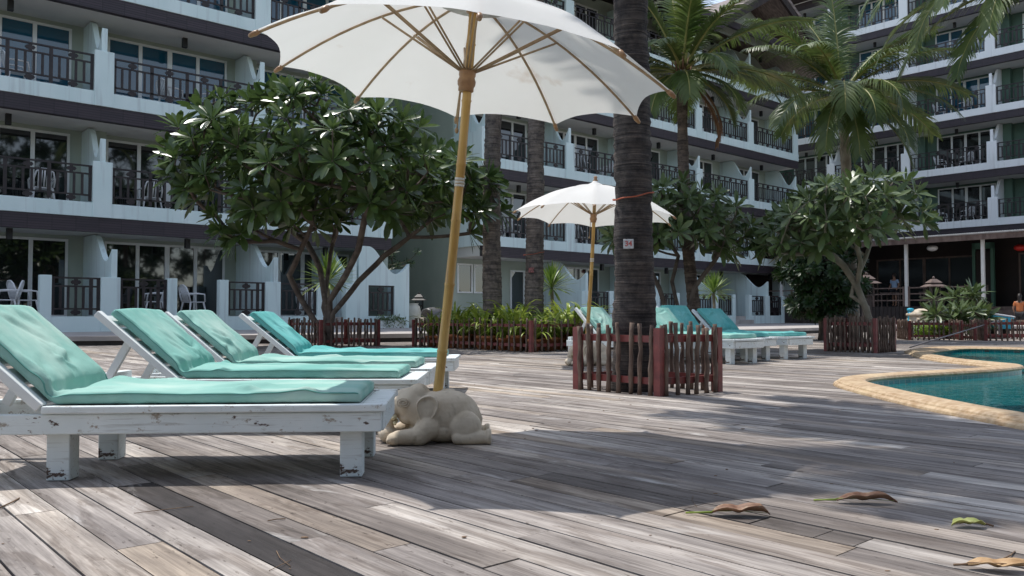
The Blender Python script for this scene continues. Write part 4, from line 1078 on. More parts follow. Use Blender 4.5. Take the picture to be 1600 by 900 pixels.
# plumeria behind the big palm
o2 = [(950,380),(960,350),(1000,330),(1020,300),(1060,290),(1100,310),(1130,330),(1165,360),(1172,395),(1150,405),(1110,395),(1080,370),(1040,375),(1000,390)]
t2 = crown_tips(o2, 15.5, 1.3, 105, .27, ry)
b2 = G(1062, 546); b2.z = .02
st2 = [[pg(1050,500,b2.y), pg(1030,450,b2.y-.2), pg(1010,410,b2.y-.4)], [pg(1062,490,b2.y), pg(1050,440,b2.y+.2), pg(1060,400,b2.y+.2)], [pg(1070,500,b2.y), pg(1085,450,b2.y), pg(1115,410,b2.y)]]
branchtree('plumeria_tree', 'small plumeria with white flowers growing behind the big palm trunk', 'tree', b2, st2, t2, M['leaf_light'], M['bark'], 9, rows=5, n_leaf=13, L_=.31, W_=.095, flowers=[pg(1141,337,15), pg(1128,365,14.8), pg(1145,390,15)], rexp=.38, rt=.011)
# right plumeria
o3 = [(1195,375),(1205,345),(1235,320),(1260,300),(1300,290),(1345,280),(1390,285),(1420,300),(1405,325),(1430,345),(1425,360),(1380,350),(1340,370),(1300,380),(1250,400),(1215,400)]
t3 = crown_tips(o3, 14.6, 1.35, 130, .25, ry)
b3 = Vector((6.55, 14.75, .02))
st3 = [[pg(1352,480,14.8), pg(1338,445,14.9), pg(1318,415,14.9), pg(1285,385,14.8), pg(1262,365,14.7)], [pg(1356,480,14.8), pg(1330,462,14.9), pg(1345,420,15.1), pg(1360,380,15.2)], [pg(1340,445,14.9), pg(1345,410,14.5), pg(1335,370,14.3)]]
branchtree('plumeria_tree', 'pale-barked plumeria with thin leaning stems in the right-hand picket fence', 'tree', b3, st3, t3, M['leaf_light'], M['bark_light'], 12, rows=5, n_leaf=12, L_=.31, W_=.10, rexp=.40, rt=.011)
# dark dense evergreen behind it
o4 = [(1225,420),(1240,390),(1280,370),(1320,380),(1345,410),(1340,450),(1325,480),(1290,495),(1240,490),(1222,460)]
t4 = crown_tips(o4, 21.5, 1.2, 210, .20, ry)
b4 = G(1280, 526); b4 = Vector((8.1, 21.6, 0)); 
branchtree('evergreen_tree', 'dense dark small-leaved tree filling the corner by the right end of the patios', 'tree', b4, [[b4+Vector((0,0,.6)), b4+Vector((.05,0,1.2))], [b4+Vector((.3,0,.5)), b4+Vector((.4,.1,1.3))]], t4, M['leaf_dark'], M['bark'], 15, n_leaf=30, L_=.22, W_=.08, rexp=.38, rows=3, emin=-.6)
# dark shrub in the recess
cS = MA @ Vector((13.6, 3.2, 0)); 
rs2 = random.Random(8); tS = [cS+Vector((rs2.gauss(0,.55), rs2.gauss(0,.5), rs2.uniform(1.0,3.3))) for _ in range(130)]
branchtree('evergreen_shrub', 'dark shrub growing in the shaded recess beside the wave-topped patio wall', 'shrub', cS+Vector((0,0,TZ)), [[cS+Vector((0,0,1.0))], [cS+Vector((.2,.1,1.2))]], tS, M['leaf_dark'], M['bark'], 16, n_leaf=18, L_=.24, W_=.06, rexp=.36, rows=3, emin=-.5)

# ---- palms
def frond(mbL, mbR, base, az, el, L_, droop, rr, nl=74, ll=.62, hang=.9, dead=False):
    """feather frond: rachis arc with drooping leaflets on both sides"""
    h = Vector((math.cos(az), math.sin(az), 0)); side = Vector((-h.y, h.x, 0)); pts = []; p = Vector(base); a = el; n_ = 16; tw = rr.uniform(-.35,.35)
    for i in range(n_+1):
        pts.append(p.copy()); d = h*math.cos(a)+Vector((0,0,1))*math.sin(a); p = p+d*(L_/n_); a -= droop/n_*(.35+1.3*i/n_)
    mbR.tube(pts, [.030*(1-i/n_)**.7+.004 for i in range(n_+1)], 5)
    for j in range(nl):
        u = .14+.86*j/(nl-1); k = u*n_; i = min(n_-1, int(k)); f_ = k-i; q = pts[i].lerp(pts[i+1], f_); t_ = (pts[i+1]-pts[i]).normalized(); nr = side.cross(t_).normalized()
        if nr.z < 0: nr = -nr
        env = math.sin(min(1,(u+.05)*1.25)*PI/2)*(1-.62*max(0,(u-.45)/.55)**1.6)
        for sg in (-1, 1):
            l_ = ll*env*rr.uniform(.85,1.12); 
            if rr.random() < .03: continue
            d = (side*sg*math.cos(tw*sg)+nr*(.28+math.sin(tw)*sg*.5)+t_*(.55+.5*u)+Vector((rr.uniform(-.10,.10),rr.uniform(-.10,.10),rr.uniform(-.08,.08)))).normalized()
            w_ = .025*(L_/3)**.3; pp = q.copy(); vs = []; wd = t_.cross(d).cross(d).normalized()
            ns = 4
            for m_ in range(ns+1):
                ww = w_*(1-.92*(m_/ns)**1.5)*(1 if m_ else .6); vs += [pp-wd*ww, pp+wd*ww]
                d = (d+Vector((0,0,-1))*hang*rr.uniform(.28,.42)*(.4+.3*m_)*(1.0)).normalized(); pp = pp+d*(l_/ns)
            mbL.add(vs, [(2*m_,2*m_+1,2*m_+3,2*m_+2) for m_ in range(ns)])
def palm(name, label, base, top, r0, r1, bark, seed, fronds=None, nf=24, L_=3.0, bend=(0,0), nuts=True, dead=0, crown=True, hang=.9, ll=.62, group='coconut palms'):
    rr = random.Random(seed); base, top = Vector(base), Vector(top); t = thing(name, label, 'palm tree', base, 0, group)
    T = top-base; n_ = 40 if r0 > .15 else 30; pts = []; rs_ = []; sub = max(2, int(T.length/.045))
    for i in range(sub+1):
        u = i/sub; p = T*u+Vector((bend[0],bend[1],0))*math.sin(u*PI); pts.append(p)
        r = r0*(1+.22*math.exp(-u*T.length/.35))*(1-u)+r1*u; rs_.append(r*(1+.022*((i%2)*2-1)*rr.uniform(.3,1)*1.5+.02*noise.noise(Vector((0,seed,u*30)))))
    m = MB(); m.tube(pts, rs_, 24 if r0 > .13 else 14); tk = m.build('trunk', bark, t, True)
    for v in tk.data.vertices:
        n1 = noise.noise(Vector((v.co.x*7, v.co.y*7, v.co.z*22+seed)))*.011+noise.noise(Vector((v.co.x*3, v.co.y*3, v.co.z*2.2+seed)))*.012; c = Vector((v.co.x,v.co.y,0))
        v.co += v.normal*n1*min(1.3, r0/.15)
    if not crown: return t
    apex = T
    if fronds is None:
        fronds = []
        for i in range(nf):
            k = i/(nf-1); fronds.append((i*2.39996+rr.uniform(-.2,.2), 1.35-1.75*k+rr.uniform(-.1,.1), L_*rr.uniform(.85,1.08), .9+.9*k*rr.uniform(.7,1.2)+rr.uniform(0,.4)))
    for az, el, l_, dr in fronds:
        a = MB(); b_ = MB(); h = Vector((math.cos(az), math.sin(az), 0)); frond(a, b_, apex+h*.08+Vector((0,0,.05+.12*max(0,el))), az, el, l_, dr, rr, hang=hang, ll=ll)
        fo = a.build('frond', M['palm_leaf'], t, True); b_.build('rachis', M['rachis'], fo, True)
    for i in range(dead):
        a = MB(); b_ = MB(); az = rr.uniform(0,6.28) if i else -.5; frond(a, b_, apex+Vector((math.cos(az)*.12, math.sin(az)*.12,-.05)), az, -.75, L_*.75, 1.1, rr, nl=34, hang=1.6, ll=.35)
        fo = a.build('dead_frond', M['palm_dead'], t, True); b_.build('rachis', M['palm_dead'], fo, True)
    m = MB()
    for i in range(16):
        az = i*2.4; h = Vector((math.cos(az), math.sin(az), 0)); p0 = apex+Vector((0,0,-.35+.02*i)); m.tube([p0+h*r1*.8, p0+h*(r1*1.4)+Vector((0,0,.2)), p0+h*(r1*2.0)+Vector((0,0,.45))], [.05,.045,.02], 6, flat=.5)
    m.build('leaf_base', M['palm_dead'], t, True)
    if nuts:
        for i in range(5):
            m = MB(); az = rr.uniform(0,6.3); c = apex+Vector((math.cos(az)*.24, math.sin(az)*.24, -.18-rr.uniform(0,.16))); m.ell(tuple(c), (.085,.085,.11)); m.build('coconut', M['strap'], t, True)
    return t
# 1: thick trunk in the near fence (crown above the frame)
palm('palm_tree', 'thick dark ringed palm trunk standing in the red picket fence', (1.085,7.25,0), (.84,5.98,7.8), .185, .066, M['palm_bark_dark'], 1, nf=30, L_=2.7, bend=(-.0,0))
palm('palm_tree', 'slender grey palm trunk, the left one of the pair in the planted bed', (-.38,16.6,0), (-.05,16.6,9.2), .20, .13, M['palm_bark'], 2, nf=14, L_=2.6, bend=(-.16,0))
palm('palm_tree', 'grey palm trunk with a pink mark, right one of the pair in the bed', (.42,16.2,0), (.50,16.2,9.0), .19, .13, M['palm_bark'], 3, nf=14, L_=2.6, bend=(.02,0))
# 4: leaning palm behind the right-hand loungers
b_ = G(1092, 545); tp = AT(1066, 118, b_.y)
fr4 = [(R(a), R(e), l, d) for a, e, l, d in ((0,38,2.7,.85),(8,12,2.6,1.15),(-25,2,2.0,1.3),(35,25,2.3,1.2),(-8,62,2.2,.7),(170,30,1.7,1.3),(200,8,1.5,1.4),(150,-5,1.4,1.2),(240,30,1.5,1.3),(270,62,1.7,.8),(290,15,1.6,1.5),(265,-10,1.4,1.3),(95,75,2.2,.4),(60,50,2.2,.8),(120,48,2.0,.9),(180,70,1.9,.6),(20,85,2.2,.3),(320,-15,1.5,1.2),(225,-25,1.4,1.0),(345,-30,1.4,1.0),(305,50,1.8,1.0),(80,10,2,1.2),(140,15,1.8,1.2))]
palm('palm_tree', 'leaning coconut palm with two-tiered crown and a brown hanging frond', b_, tp, .125, .10, M['palm_bark_brown'], 4, fronds=fr4, L_=2.0, bend=(-.10,0), dead=2, hang=.9, ll=.62)
# 5: coconut palm with the full crown
tp5 = AT(1316, 152, 21.5); b5 = Vector((8.95,21.5,0))
fr5 = [(R(a), R(e), l, d) for a, e, l, d in ((95,84,3.4,.25),(80,72,3.0,.6),(110,70,2.9,.6),(180,56,3.1,.9),(200,38,3.1,1.1),(165,30,3.0,1.1),(185,10,3.0,1.1),(212,0,2.8,1.2),(0,52,3.0,.9),(-15,36,3.2,1.05),(12,55,2.6,.9),(-5,18,3.2,1.0),(-28,6,2.9,1.2),(15,2,3.0,1.0),(250,12,2.5,1.9),(270,2,2.5,1.7),(290,14,2.4,1.9),(235,-25,2.5,1.1),(262,-32,2.5,1.0),(305,-22,2.5,1.1),(330,-35,2.6,.9),(70,15,2.6,1.2),(110,10,2.6,1.2),(140,35,2.6,1.1),(40,30,2.6,1.1),(315,45,2.3,1.4),(225,48,2.3,1.4))]
palm('palm_tree', 'tall coconut palm with a full fan of fronds over the right plumeria', b5, tp5, .15, .12, M['bark_light'], 5, fronds=fr5, L_=2.8, hang=1.0, ll=.88)
# 6: palm out of the right edge whose fronds hang into the corner
palm('palm_tree', 'coconut palm whose yellow-green fronds hang into the upper right corner', (11.7,17.6,0), (11.7,17.1,7.75), .17,.13, M['palm_bark_brown'], 6, fronds=[(R(a),R(e),l,d) for a,e,l,d in ((180,20,4.6,1.7),(192,5,4.4,1.6),(165,6,4.3,1.5),(205,16,4.5,1.8),(172,28,4.8,2.0),(178,-8,4.2,1.2),(186,33,4.6,2.1),(215,0,4.2,1.5),(198,-18,4.0,1.1),(90,60,4,1),(30,30,4,1.2),(-20,40,4,1.2),(-70,30,4,1.2),(240,30,3.8,1.5),(270,60,4,1),(130,35,4,1.3))], L_=3.5, ll=.8)

# ---- spiky dragon-tree heads
def spiky(label, base, h, s=1.0, n_=75, seed=0, stem=True):
    rr = random.Random(seed); t = thing('dragon_tree', label, 'plant', base, 0, 'spiky dragon trees on thin stems')
    m = MB(); m.tube([(0,0,0),(.03,0,h*.5),(0,.02,h)], [.05,.04,.04], 8); m.build('stem', M['bark_light'], t, True)
    c = MB(); P = Vector((0,0,h))
    for i in range(n_):
        el = 1.45-1.75*(i/n_)**1.1; az = i*2.4; d = Vector((math.cos(az)*math.cos(el), math.sin(az)*math.cos(el), math.sin(el)))
        leaf_ob(c, P, d, Vector((0,0,1)), .62*s*rr.uniform(.8,1.1), .050*s, .5*rr.uniform(.2,1.2), rows=4, fold=.3)
    c.build('crown', M['spiky'], t, True); return t
q = AT(512, 440, 19.6); spiky('spiky dragon tree in front of the patio behind the big plumeria stems', (q.x, q.y, TZ), q.z-TZ, 1.25, 90, 1)
q = AT(862, 450, 18.2); spiky('spiky dragon tree between the palm pair and the second parasol pole', (q.x, q.y, 0), q.z, 1.0, 80, 2)
q = AT(1115, 458, 21.5); spiky('spiky dragon tree behind the raised teal backs of the right-hand loungers', (q.x, q.y, 0), q.z, 1.0, 80, 3)
# ---- strap-leaved potted plants in the long fence
F2 = G(830,550.5)
rr = random.Random(4); k_ = 0
def strap_mesh(seed):
    r_ = random.Random(seed); c = MB()
    for i in range(30):
        az = r_.uniform(0,6.28); el = r_.uniform(.75,1.4); d = Vector((math.cos(az)*math.cos(el), math.sin(az)*math.cos(el), math.sin(el)))
        L_ = r_.uniform(.50,.85); p = Vector((math.cos(az)*.05, math.sin(az)*.05, .24)); dd = d.copy(); sd = d.cross(Vector((0,0,1))).normalized(); vs = []
        for j in range(8):
            w_ = .034*(1-(j/7)**2.2)+.002; vs += [p-sd*w_, p+Vector((0,0,-.006)), p+sd*w_]; dd = (dd-Vector((0,0,1))*.34*(.3+j*.18)).normalized(); p = p+dd*L_/7
        c.add(vs, [(3*j+a,3*j+a+1,3*j+a+4,3*j+a+3) for j in range(7) for a in (0,1)])
    return c.mesh('foliage', M['strap'], True)
sm_ = [strap_mesh(s) for s in range(4)]
pm_ = MB(); pm_.lathe([(.10,0),(.14,.20),(.155,.20),(.155,.25),(.13,.25),(.12,.21)], n=18); pot_me = pm_.mesh('pot', M['terracotta'], True)
for i in range(5):
    for j in range(9):
        if (i in (2,3)) and j in (3,5): continue
        p = F2+AV*(.28+i*.50+rr.uniform(-.08,.08))+BV*(.25+j*.385+rr.uniform(-.06,.06))
        t = thing('potted_plant', 'strap-leaved green plant in a terracotta pot behind the long picket fence', 'potted plant', (p.x,p.y,0), rr.uniform(0,6), 'strap-leaved plants in the long picket fence'); sc = rr.uniform(.85,1.15); t.scale = (sc,sc,sc)
        place('pot', pot_me, t); place('foliage', rr.choice(sm_), t)
# cycad-like plumeria bushes behind the far right fence
def bush(label, px, py0, py1, Y, n_, L_, W_, mat_, seed, sx=.4, name='leafy_bush', nl=14):
    r_ = random.Random(seed); c = AT(px, (py0+py1)/2, Y); b_ = Vector((c.x, Y, 0)); z0, z1 = AT(px,py1,Y).z, AT(px,py0,Y).z
    tips = [Vector((c.x+r_.uniform(-sx,sx), Y+r_.uniform(-sx,sx)*.8, max(.15, r_.uniform(z0, z1)))) for _ in range(n_)]
    return branchtree(name, label, 'bush', b_, [[b_+Vector((0,0,.2))]], tips, mat_, M['bark'], seed, n_leaf=nl, L_=L_, W_=W_, rexp=.3)
bush('bright leafy bush rising tallest behind the far fence by the restaurant', 1492, 452, 500, 24.5, 14, .50, .12, M['leaf_light'], 41, .55, nl=15)
bush('low leafy bush in front of the tallest one behind the far fence', 1478, 480, 512, 23.2, 9, .48, .12, M['leaf_light'], 42, .40)
bush('leafy bush leaning right behind the far fence beside the cool box', 1535, 485, 515, 23.4, 10, .48, .12, M['leaf_light'], 43, .45)
# low yellow-green hedge
hb = MB(); rh = random.Random(3); qa_ = G(1428,530); 
t = thing('low_hedge', 'low yellow-green hedge inside the far picket fence', 'hedge', (qa_.x+.9, qa_.y+.5, 0))
for i in range(260):
    p = Vector((rh.uniform(-.65,.55), rh.uniform(-.3,.4), rh.uniform(.04,.34))); rosette(hb, p, Vector((rh.uniform(-.4,.4),rh.uniform(-.4,.4),1)), 8, .11, .035, rh, 3, .2)
hb.build('foliage', M['fern'], t, True)
hm = MB(); rh = random.Random(31)
hth = thing('offscreen_hedge', 'tall leafy hedge added out of view to darken the window reflections', 'hedge', (0,-15,0))  # added behind the camera so the ground-floor panes mirror something dark
for (ax_, ay_), (bx_, by_) in (((-30,-4),(8,-1.5)), ((8,-1.5),(70,12))):
    for i in range(1500 if bx_ > 8 else 800):
        u = rh.random(); p = Vector((ax_+(bx_-ax_)*u+rh.uniform(-.5,.5), ay_+(by_-ay_)*u+rh.uniform(-.6,.6), rh.uniform(.1,3.6))); rosette(hm, p, Vector((rh.uniform(-1,1),rh.uniform(-1,1),.4)), 8, .62, .26, rh, 3, .3)
hm.build('foliage', M['leaf_dark'], hth, True)
# trees behind the camera (seen as dark reflections in the lower windows)
for i, (x, y, h) in enumerate(((-13,-9,8),(-6,-13,9),(1,-12,9),(8,-11,10),(14,-9,11),(20,-3,11.5),(20,-12,12),(27,1,12.5),(29,-8,13),(36,-2,13.5),(42,5,13.5),(48,-3,14),(54,8,15))):
    h *= 1.45; r_ = random.Random(90+i); b_ = Vector((x,y,-.02))
    tips = []
    while len(tips) < 120:
        v = Vector((r_.uniform(-1,1),r_.uniform(-1,1),r_.uniform(-1,1)))
        if v.length < 1: tips.append(b_+Vector((v.x*4.4,v.y*3.2,h*.52+v.z*h*.50)))
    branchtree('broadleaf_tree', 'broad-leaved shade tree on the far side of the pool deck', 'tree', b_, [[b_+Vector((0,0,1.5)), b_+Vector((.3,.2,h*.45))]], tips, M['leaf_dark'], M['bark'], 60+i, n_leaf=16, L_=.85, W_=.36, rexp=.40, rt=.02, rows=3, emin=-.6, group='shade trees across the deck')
# ================================================================== SMALL THINGS
def chair_proto():
    t = thing('plastic_chair', 'x', 'chair', (0,0,0), 0, 'white plastic armchairs on the balconies and patios')
    m = MB(); m.box(-.22,.22,-.22,.22,.40,.425); m.build('seat', M['plastic'], t, bevel=.015)
    m = MB()                                            # backrest: arched rim + slats
    arc = [(-.23+.0, .43), (-.235,.62), (-.19,.80), (-.08,.87), (.08,.87), (.19,.80), (.235,.62), (.23,.43)]
    def bk(x, z): return Vector((x, .21+(z-.42)*.28, z))
    m.tube([bk(x,z) for x, z in arc], .022, 6)
    for i in range(5):
        x = -.13+i*.065; m.box(x-.018, x+.018, -.006, .006, 0, .44, Matrix.Translation(bk(0,.43)) @ Matrix.Rotation(-.27, 4, 'X'))
    m.build('backrest', M['plastic'], t, True)
    for sx in (-1, 1):
        for sy in (-1, 1):
            m = MB(); m.tube([(sx*.20, sy*.19, .41), (sx*.26, sy*.26, 0)], [.026,.018], 6); m.build('leg', M['plastic'], t)
        m = MB(); m.tube([(sx*.235,.27,.64),(sx*.275,.0,.645),(sx*.27,-.18,.63),(sx*.245,-.21,.42)], .022, 6); m.build('armrest', M['plastic'], t, True)
    return t
cp_ = chair_proto(); cp_.scale = (1.12,1.12,1.12); used = [False]
def chair(Mx, x, y, z, rz, label):
    p = Mx @ Vector((x,y,z)); a = ANG_A if Mx is MA else ANG_C
    if not used[0]: used[0] = True; cp_.location = p; cp_.rotation_euler = (0,0,a+rz); cp_['label'] = label; return cp_
    return copy_tree(cp_, p, a+rz, label)
flo = {0:'first floor', 1:'second floor', 2:'third floor', 3:'fourth floor', 4:'fifth floor'}
zf = lambda k: 3.44+3.2*k+.335
def uA(px, dep): return tA(px, -dep)
chair(MA, uA(62,.9), .9, zf(0), PI, 'white plastic armchair behind the first-floor railing at the far left of the left wing')
chair(MA, uA(232,.9), .9, zf(0), PI, 'white plastic armchair on the first-floor balcony just left of the big plumeria crown')
chair(MA, uA(20,.9), .9, zf(1), PI/2, 'white plastic armchair at the far left of the second-floor balconies')
chair(MA, uA(262,.9), .9, zf(1), PI*.6, 'left one of two white armchairs on the second-floor balcony above the plumeria')
chair(MA, uA(318,.9), .9, zf(1), -PI*.6, 'right one of two white armchairs on the second-floor balcony above the plumeria')
chair(MA, uA(10,-.1), -.1, .59, -PI*.6, 'white plastic armchair on the patio at the left picture edge')
chair(MA, uA(38,.0), .0, .59, PI*.55, 'white plastic armchair turned sideways on the leftmost patio')
chair(MA, uA(240,.3), .3, .59, -PI*.55, 'white plastic armchair behind the patio railing right of the second pier')
chair(MA, uA(302,.3), .3, .59, PI*.55, 'white plastic armchair seen through the patio gateway')
chair(MA, uA(478,.4), .4, .59, PI*.9, 'white plastic armchair on the patio seen between the plumeria stems')
for k, (px, z_, nm) in enumerate(((795,1,'first'),(935,1,'first'),(915,1,'first'),(1130,2,'second'),(1120,1,'first'))):
    pass
chair(MA, 19.0, 1.0, zf(0), PI*.6, 'white plastic armchair on the first-floor balcony left of the slender palm pair')
chair(MA, 23.2, 1.0, zf(0), PI*.6, 'white plastic armchair on the first-floor balcony right behind the second parasol')
chair(MA, 23.4, 1.0, zf(1), PI*.6, 'left white armchair on the second-floor balcony above the second parasol')
chair(MA, 24.9, 1.0, zf(1), -PI*.6, 'right white armchair on the second-floor balcony above the second parasol')
zc_ = lambda k: 5.71+3.2*k+.335
for k in range(4):
    for i, (x, sd_) in enumerate(((-2.1,'left'),(-.7,'right'))):
        chair(MC, x, 1.0, zc_(k), PI*(.55 if i == 0 else -.6), f'{sd_} white armchair on the wide {flo[k]} balcony of the right wing')
# small dark table between some pairs
def small_table(p, label):
    t = thing('side_table', label, 'table', p, 0, 'small dark balcony tables'); m = MB(); m.lathe([(.26,.62),(.27,.635),(.26,.65)], n=18); m.build('table_top', M['black'], t)
    m = MB(); m.tube([(0,0,.0),(0,0,.62)], .03, 8); m.lathe([(.2,0),(.2,.02)], n=14); m.build('leg', M['black'], t)
small_table(MA @ Vector((uA(292,.9), .9, zf(1))), 'dark round table between two white armchairs on the second-floor balcony above the plumeria')
for k in range(4): small_table(MC @ Vector((-1.4, 1.0, zc_(k))), f'dark round table on the wide {flo[k]} balcony of the right wing')

# jars, lantern and pots in the recess
def lathe_thing(name, label, cat, px, py, prof, mat_, parts=(), z=TZ):
    q = px if isinstance(px, Vector) else G(px, py, z); t = thing(name, label, cat, q); m = MB(); m.lathe(prof, n=24); m.build('body', mat_, t, True)
    for nm, pr, mm in parts: m = MB(); m.lathe(pr, n=20); m.build(nm, mm, t, True)
    return t
jq = MA @ Vector((12.75,-.55,TZ)); lathe_thing('water_jar', 'big pale glazed jar beside the end of the patio wall', 'jar', jq, 0, [(.16,0),(.26,.12),(.34,.35),(.36,.55),(.31,.76),(.24,.84),(.27,.88),(.22,.88)], M['jar'])
q = MA @ Vector((14.3,.2,TZ)); t = thing('barrel_jar', 'large dark ribbed jar lying on its side in the recess', 'jar', q, R(-35)); m = MB()
m.lathe([(.22,-.36),(.34,-.25),(.38,0),(.36,.25),(.30,.38),(.33,.42),(.24,.42),(.24,.30)], n=26, M=Matrix.Translation((0,0,.38))@Matrix.Rotation(R(90),4,'X')); m.build('body', M['jar_dark'], t, True)
m = MB(); m.box(-.3,.3,-.35,-.25,0,.06); m.box(-.3,.3,.15,.25,0,.06); m.build('cradle', M['dark_wood'], t)
def lantern(label, loc, s=1, mat_='dark_wood', roofm='stain_wood', post=0.0):
    t = thing('garden_lantern', label, 'lantern', loc, 0, 'pagoda-roofed garden lanterns'); t.scale = (s,)*3
    m = MB(); m.box(-.10,.10,-.10,.10,0,.06+post); m.box(-.16,.16,-.16,.16,.06+post,.10+post); m.build('base', M[mat_], t)
    m = MB(); z = .10+post
    for a in (-1,1):
        for b_ in (-1,1): m.box(a*.13-.015,a*.13+.015,b_*.13-.015,b_*.13+.015,z,z+.32)
    m.build('frame', M[mat_], t)
    m = MB(); m.box(-.12,.12,-.12,.12,z+.01,z+.31); m.build('glass_pane', M['glass'], t)
    m = MB()
    for zz, w_, h_ in ((z+.32,.30,.12),(z+.44,.19,.12)):
        m.add([(-w_,-w_,zz),(w_,-w_,zz),(w_,w_,zz),(-w_,w_,zz),(-w_*.35,-w_*.35,zz+h_),(w_*.35,-w_*.35,zz+h_),(w_*.35,w_*.35,zz+h_),(-w_*.35,w_*.35,zz+h_)], [(3,2,1,0),(4,5,6,7),(0,1,5,4),(1,2,6,5),(2,3,7,6),(3,0,4,7)])
    m.ell((0,0,z+.60),(.04,.04,.05)); m.build('roof', M[roofm], t)
    return t
qq = MA @ Vector((14.55,1.5,TZ))
m_t = thing('stone_shelf', 'low dark bench under the pagoda lantern in the recess', 'bench', (qq.x, qq.y, TZ)); m = MB(); m.box(-.6,.7,-.3,.3,.55,.62); m.build('shelf', M['dark_wood'], m_t); m = MB(); m.box(-.5,-.4,-.25,.25,0,.55); m.build('leg', M['dark_wood'], m_t); m = MB(); m.box(.5,.6,-.25,.25,0,.55); m.build('leg', M['dark_wood'], m_t)
lantern('dark pagoda lantern on the bench in the shaded recess', (qq.x, qq.y, TZ+.62), 1.0, 'black', 'black')
lathe_thing('stone_pot', 'small stone pot between the two big jars', 'pot', MA @ Vector((13.45,-.2,TZ)), 0, [(.12,0),(.14,.05),(.10,.12),(.16,.20),(.17,.34),(.13,.36)], M['stone'])
# planter trough below the last patio railing
q = MA @ Vector((11.4,-1.25,TZ)); t = thing('planter_trough', 'white planter trough with trailing green plants under the last patio railing', 'planter', q, ANG_A)
m = MB(); m.box(-.55,.55,-.16,.16,0,.27); m.build('trough', M['paint_old'], t, bevel=.01)
m = MB(); r_ = random.Random(2)
for i in range(60): rosette(m, Vector((r_.uniform(-.5,.5), r_.uniform(-.2,.1), r_.uniform(.12,.36))), Vector((r_.uniform(-.6,.6),-.6,.8)), 8, .16, .04, r_, 3, .6)
m.build('foliage', M['leaf_light'], t, True)
# potted shrub behind loungers (brown clay pot at 1160,485)
q = G(1089, 541, 0); q = AT(1092, 500, 17.5); lathe_thing('clay_pot', 'brown clay pot behind the raised lounger backs beside the leaning palm', 'pot', 1089, 527, [(.16,0),(.24,.34),(.27,.34),(.27,.42),(.22,.42)], M['terracotta'], z=0)
q = MA @ Vector((39.6, -1.5, TZ)); t = thing('clay_pot', 'small clay pot with a plant by the right end of the patio wall', 'pot', q); m = MB(); m.lathe([(.12,0),(.2,.3),(.22,.36),(.18,.36)], n=18); m.build('pot', M['terracotta'], t, True)
m = MB()
for i in range(10): rosette(m, Vector((r_.uniform(-.1,.1), r_.uniform(-.1,.1), r_.uniform(.4,.7))), Vector((r_.uniform(-.6,.6),-.2,.8)), 8, .2, .05, r_, 3, .5)
m.build('foliage', M['leaf_light'], t, True)

# garden lanterns at the restaurant steps
q = AT(1459, 451, 31.5); lt = lantern('pagoda lantern on a post in front of the restaurant rail behind the bush', (q.x, q.y, 0), 1.2, 'dark_wood', 'stain_wood', post=q.z/1.35-.2)
q = AT(1354, 455, 31.5); lantern('pagoda lantern on a post seen left of the restaurant posts through the plumeria', (q.x, q.y, 0), 1.35, 'dark_wood', 'stain_wood', post=q.z/1.35-.2)
# stone filter head and blue pipe, white bag
q = G(1440, 524, 0); lathe_thing('stone_drum', 'round stone-coloured drum with a domed lid by the far hedge', 'drum', 1440, 519, [(.50,0),(.52,.1),(.50,.62)], M['stone'], (('lid', [(.54,.621),(.54,.70),(.35,.82),(.10,.90),(.05,.90)], M['stone']),), z=0)
q = G(1423, 519, 0); t = thing('blue_pipe', 'short blue standpipe beside the stone drum', 'pipe', q); m = MB(); m.tube([(0,0,0),(0,0,.80)], .10, 12); m.build('pipe', M['blue'], t, True); m = MB(); m.lathe([(.12,.801),(.12,.90),(.05,.92)], n=12); m.build('cap', M['blue'], t, True)
q = G(1460, 519, 0); t = thing('blue_hose', 'blue hose coil behind the bush right of the stone drum', 'hose', q); m = MB()
m.tube([(.0+.25*math.cos(a), .05*math.sin(a*3), .40+.27*math.sin(a)) for a in [i*.35 for i in range(36)]], .035, 8); m.build('coil', M['blue'], t, True)
q = G(1426, 523, 0); t = thing('plastic_bag', 'crumpled white plastic bag on the deck left of the far hedge fence', 'bag', q); m = MB(); m.ell((0,0,.19),(.34,.25,.19),nu=26,nv=16); o = m.build('bag', M['white_bag'], t, True)
for v in o.data.vertices: v.co += v.co.normalized()*noise.noise(v.co*7)*.12; v.co.z = max(v.co.z, .004)
# blue cool box in the right-hand fence
q = G(1578, 529, 0); t = thing('cool_box', 'bright blue cool box with a white lid edge behind the right-edge picket fence', 'cool box', (q.x, q.y+.55, 0), R(8))
s_ = .33; m = MB(); m.add([(-.30,-.2,.26),(.30,-.2,.26),(.30,.2,.26),(-.30,.2,.26),(-.34,-.24,.66),(.34,-.24,.58),(.34,.24,.58),(-.34,.24,.66)], [(3,2,1,0),(4,5,6,7),(0,1,5,4),(1,2,6,5),(2,3,7,6),(3,0,4,7)]); m.build('box', M['blue'], t, bevel=.03)
m = MB(); m.add([(-.36,-.26,.662),(.36,-.26,.582),(.36,.26,.582),(-.36,.26,.662),(-.35,-.25,.72),(.35,-.25,.62),(.35,.25,.62),(-.35,.25,.72)], [(3,2,1,0),(4,5,6,7),(0,1,5,4),(1,2,6,5),(2,3,7,6),(3,0,4,7)]); m.build('lid', M['plastic'], t, bevel=.02)
for a in (-.2,.2):
    m = MB(); m.box(a-.05,a+.05,-.15,.15,0,.262); m.build('foot', M['dark_wood'], t)
# sloping metal handrail into the pool corner
a_, b_ = G(1422,542.5,.02), AT(1560,501,22.2); t = thing('handrail', 'thin grey metal rail sloping down to the deck at the far pool corner', 'handrail', a_); m = MB(); m.tube([(0,0,0), b_-a_], .016, 8); m.build('bar', M['steel'], t, True)
m = MB(); m.tube([b_-a_, Vector(((b_-a_).x+.02, (b_-a_).y, 0))], .022, 8); m.build('post', M['steel'], t, True)

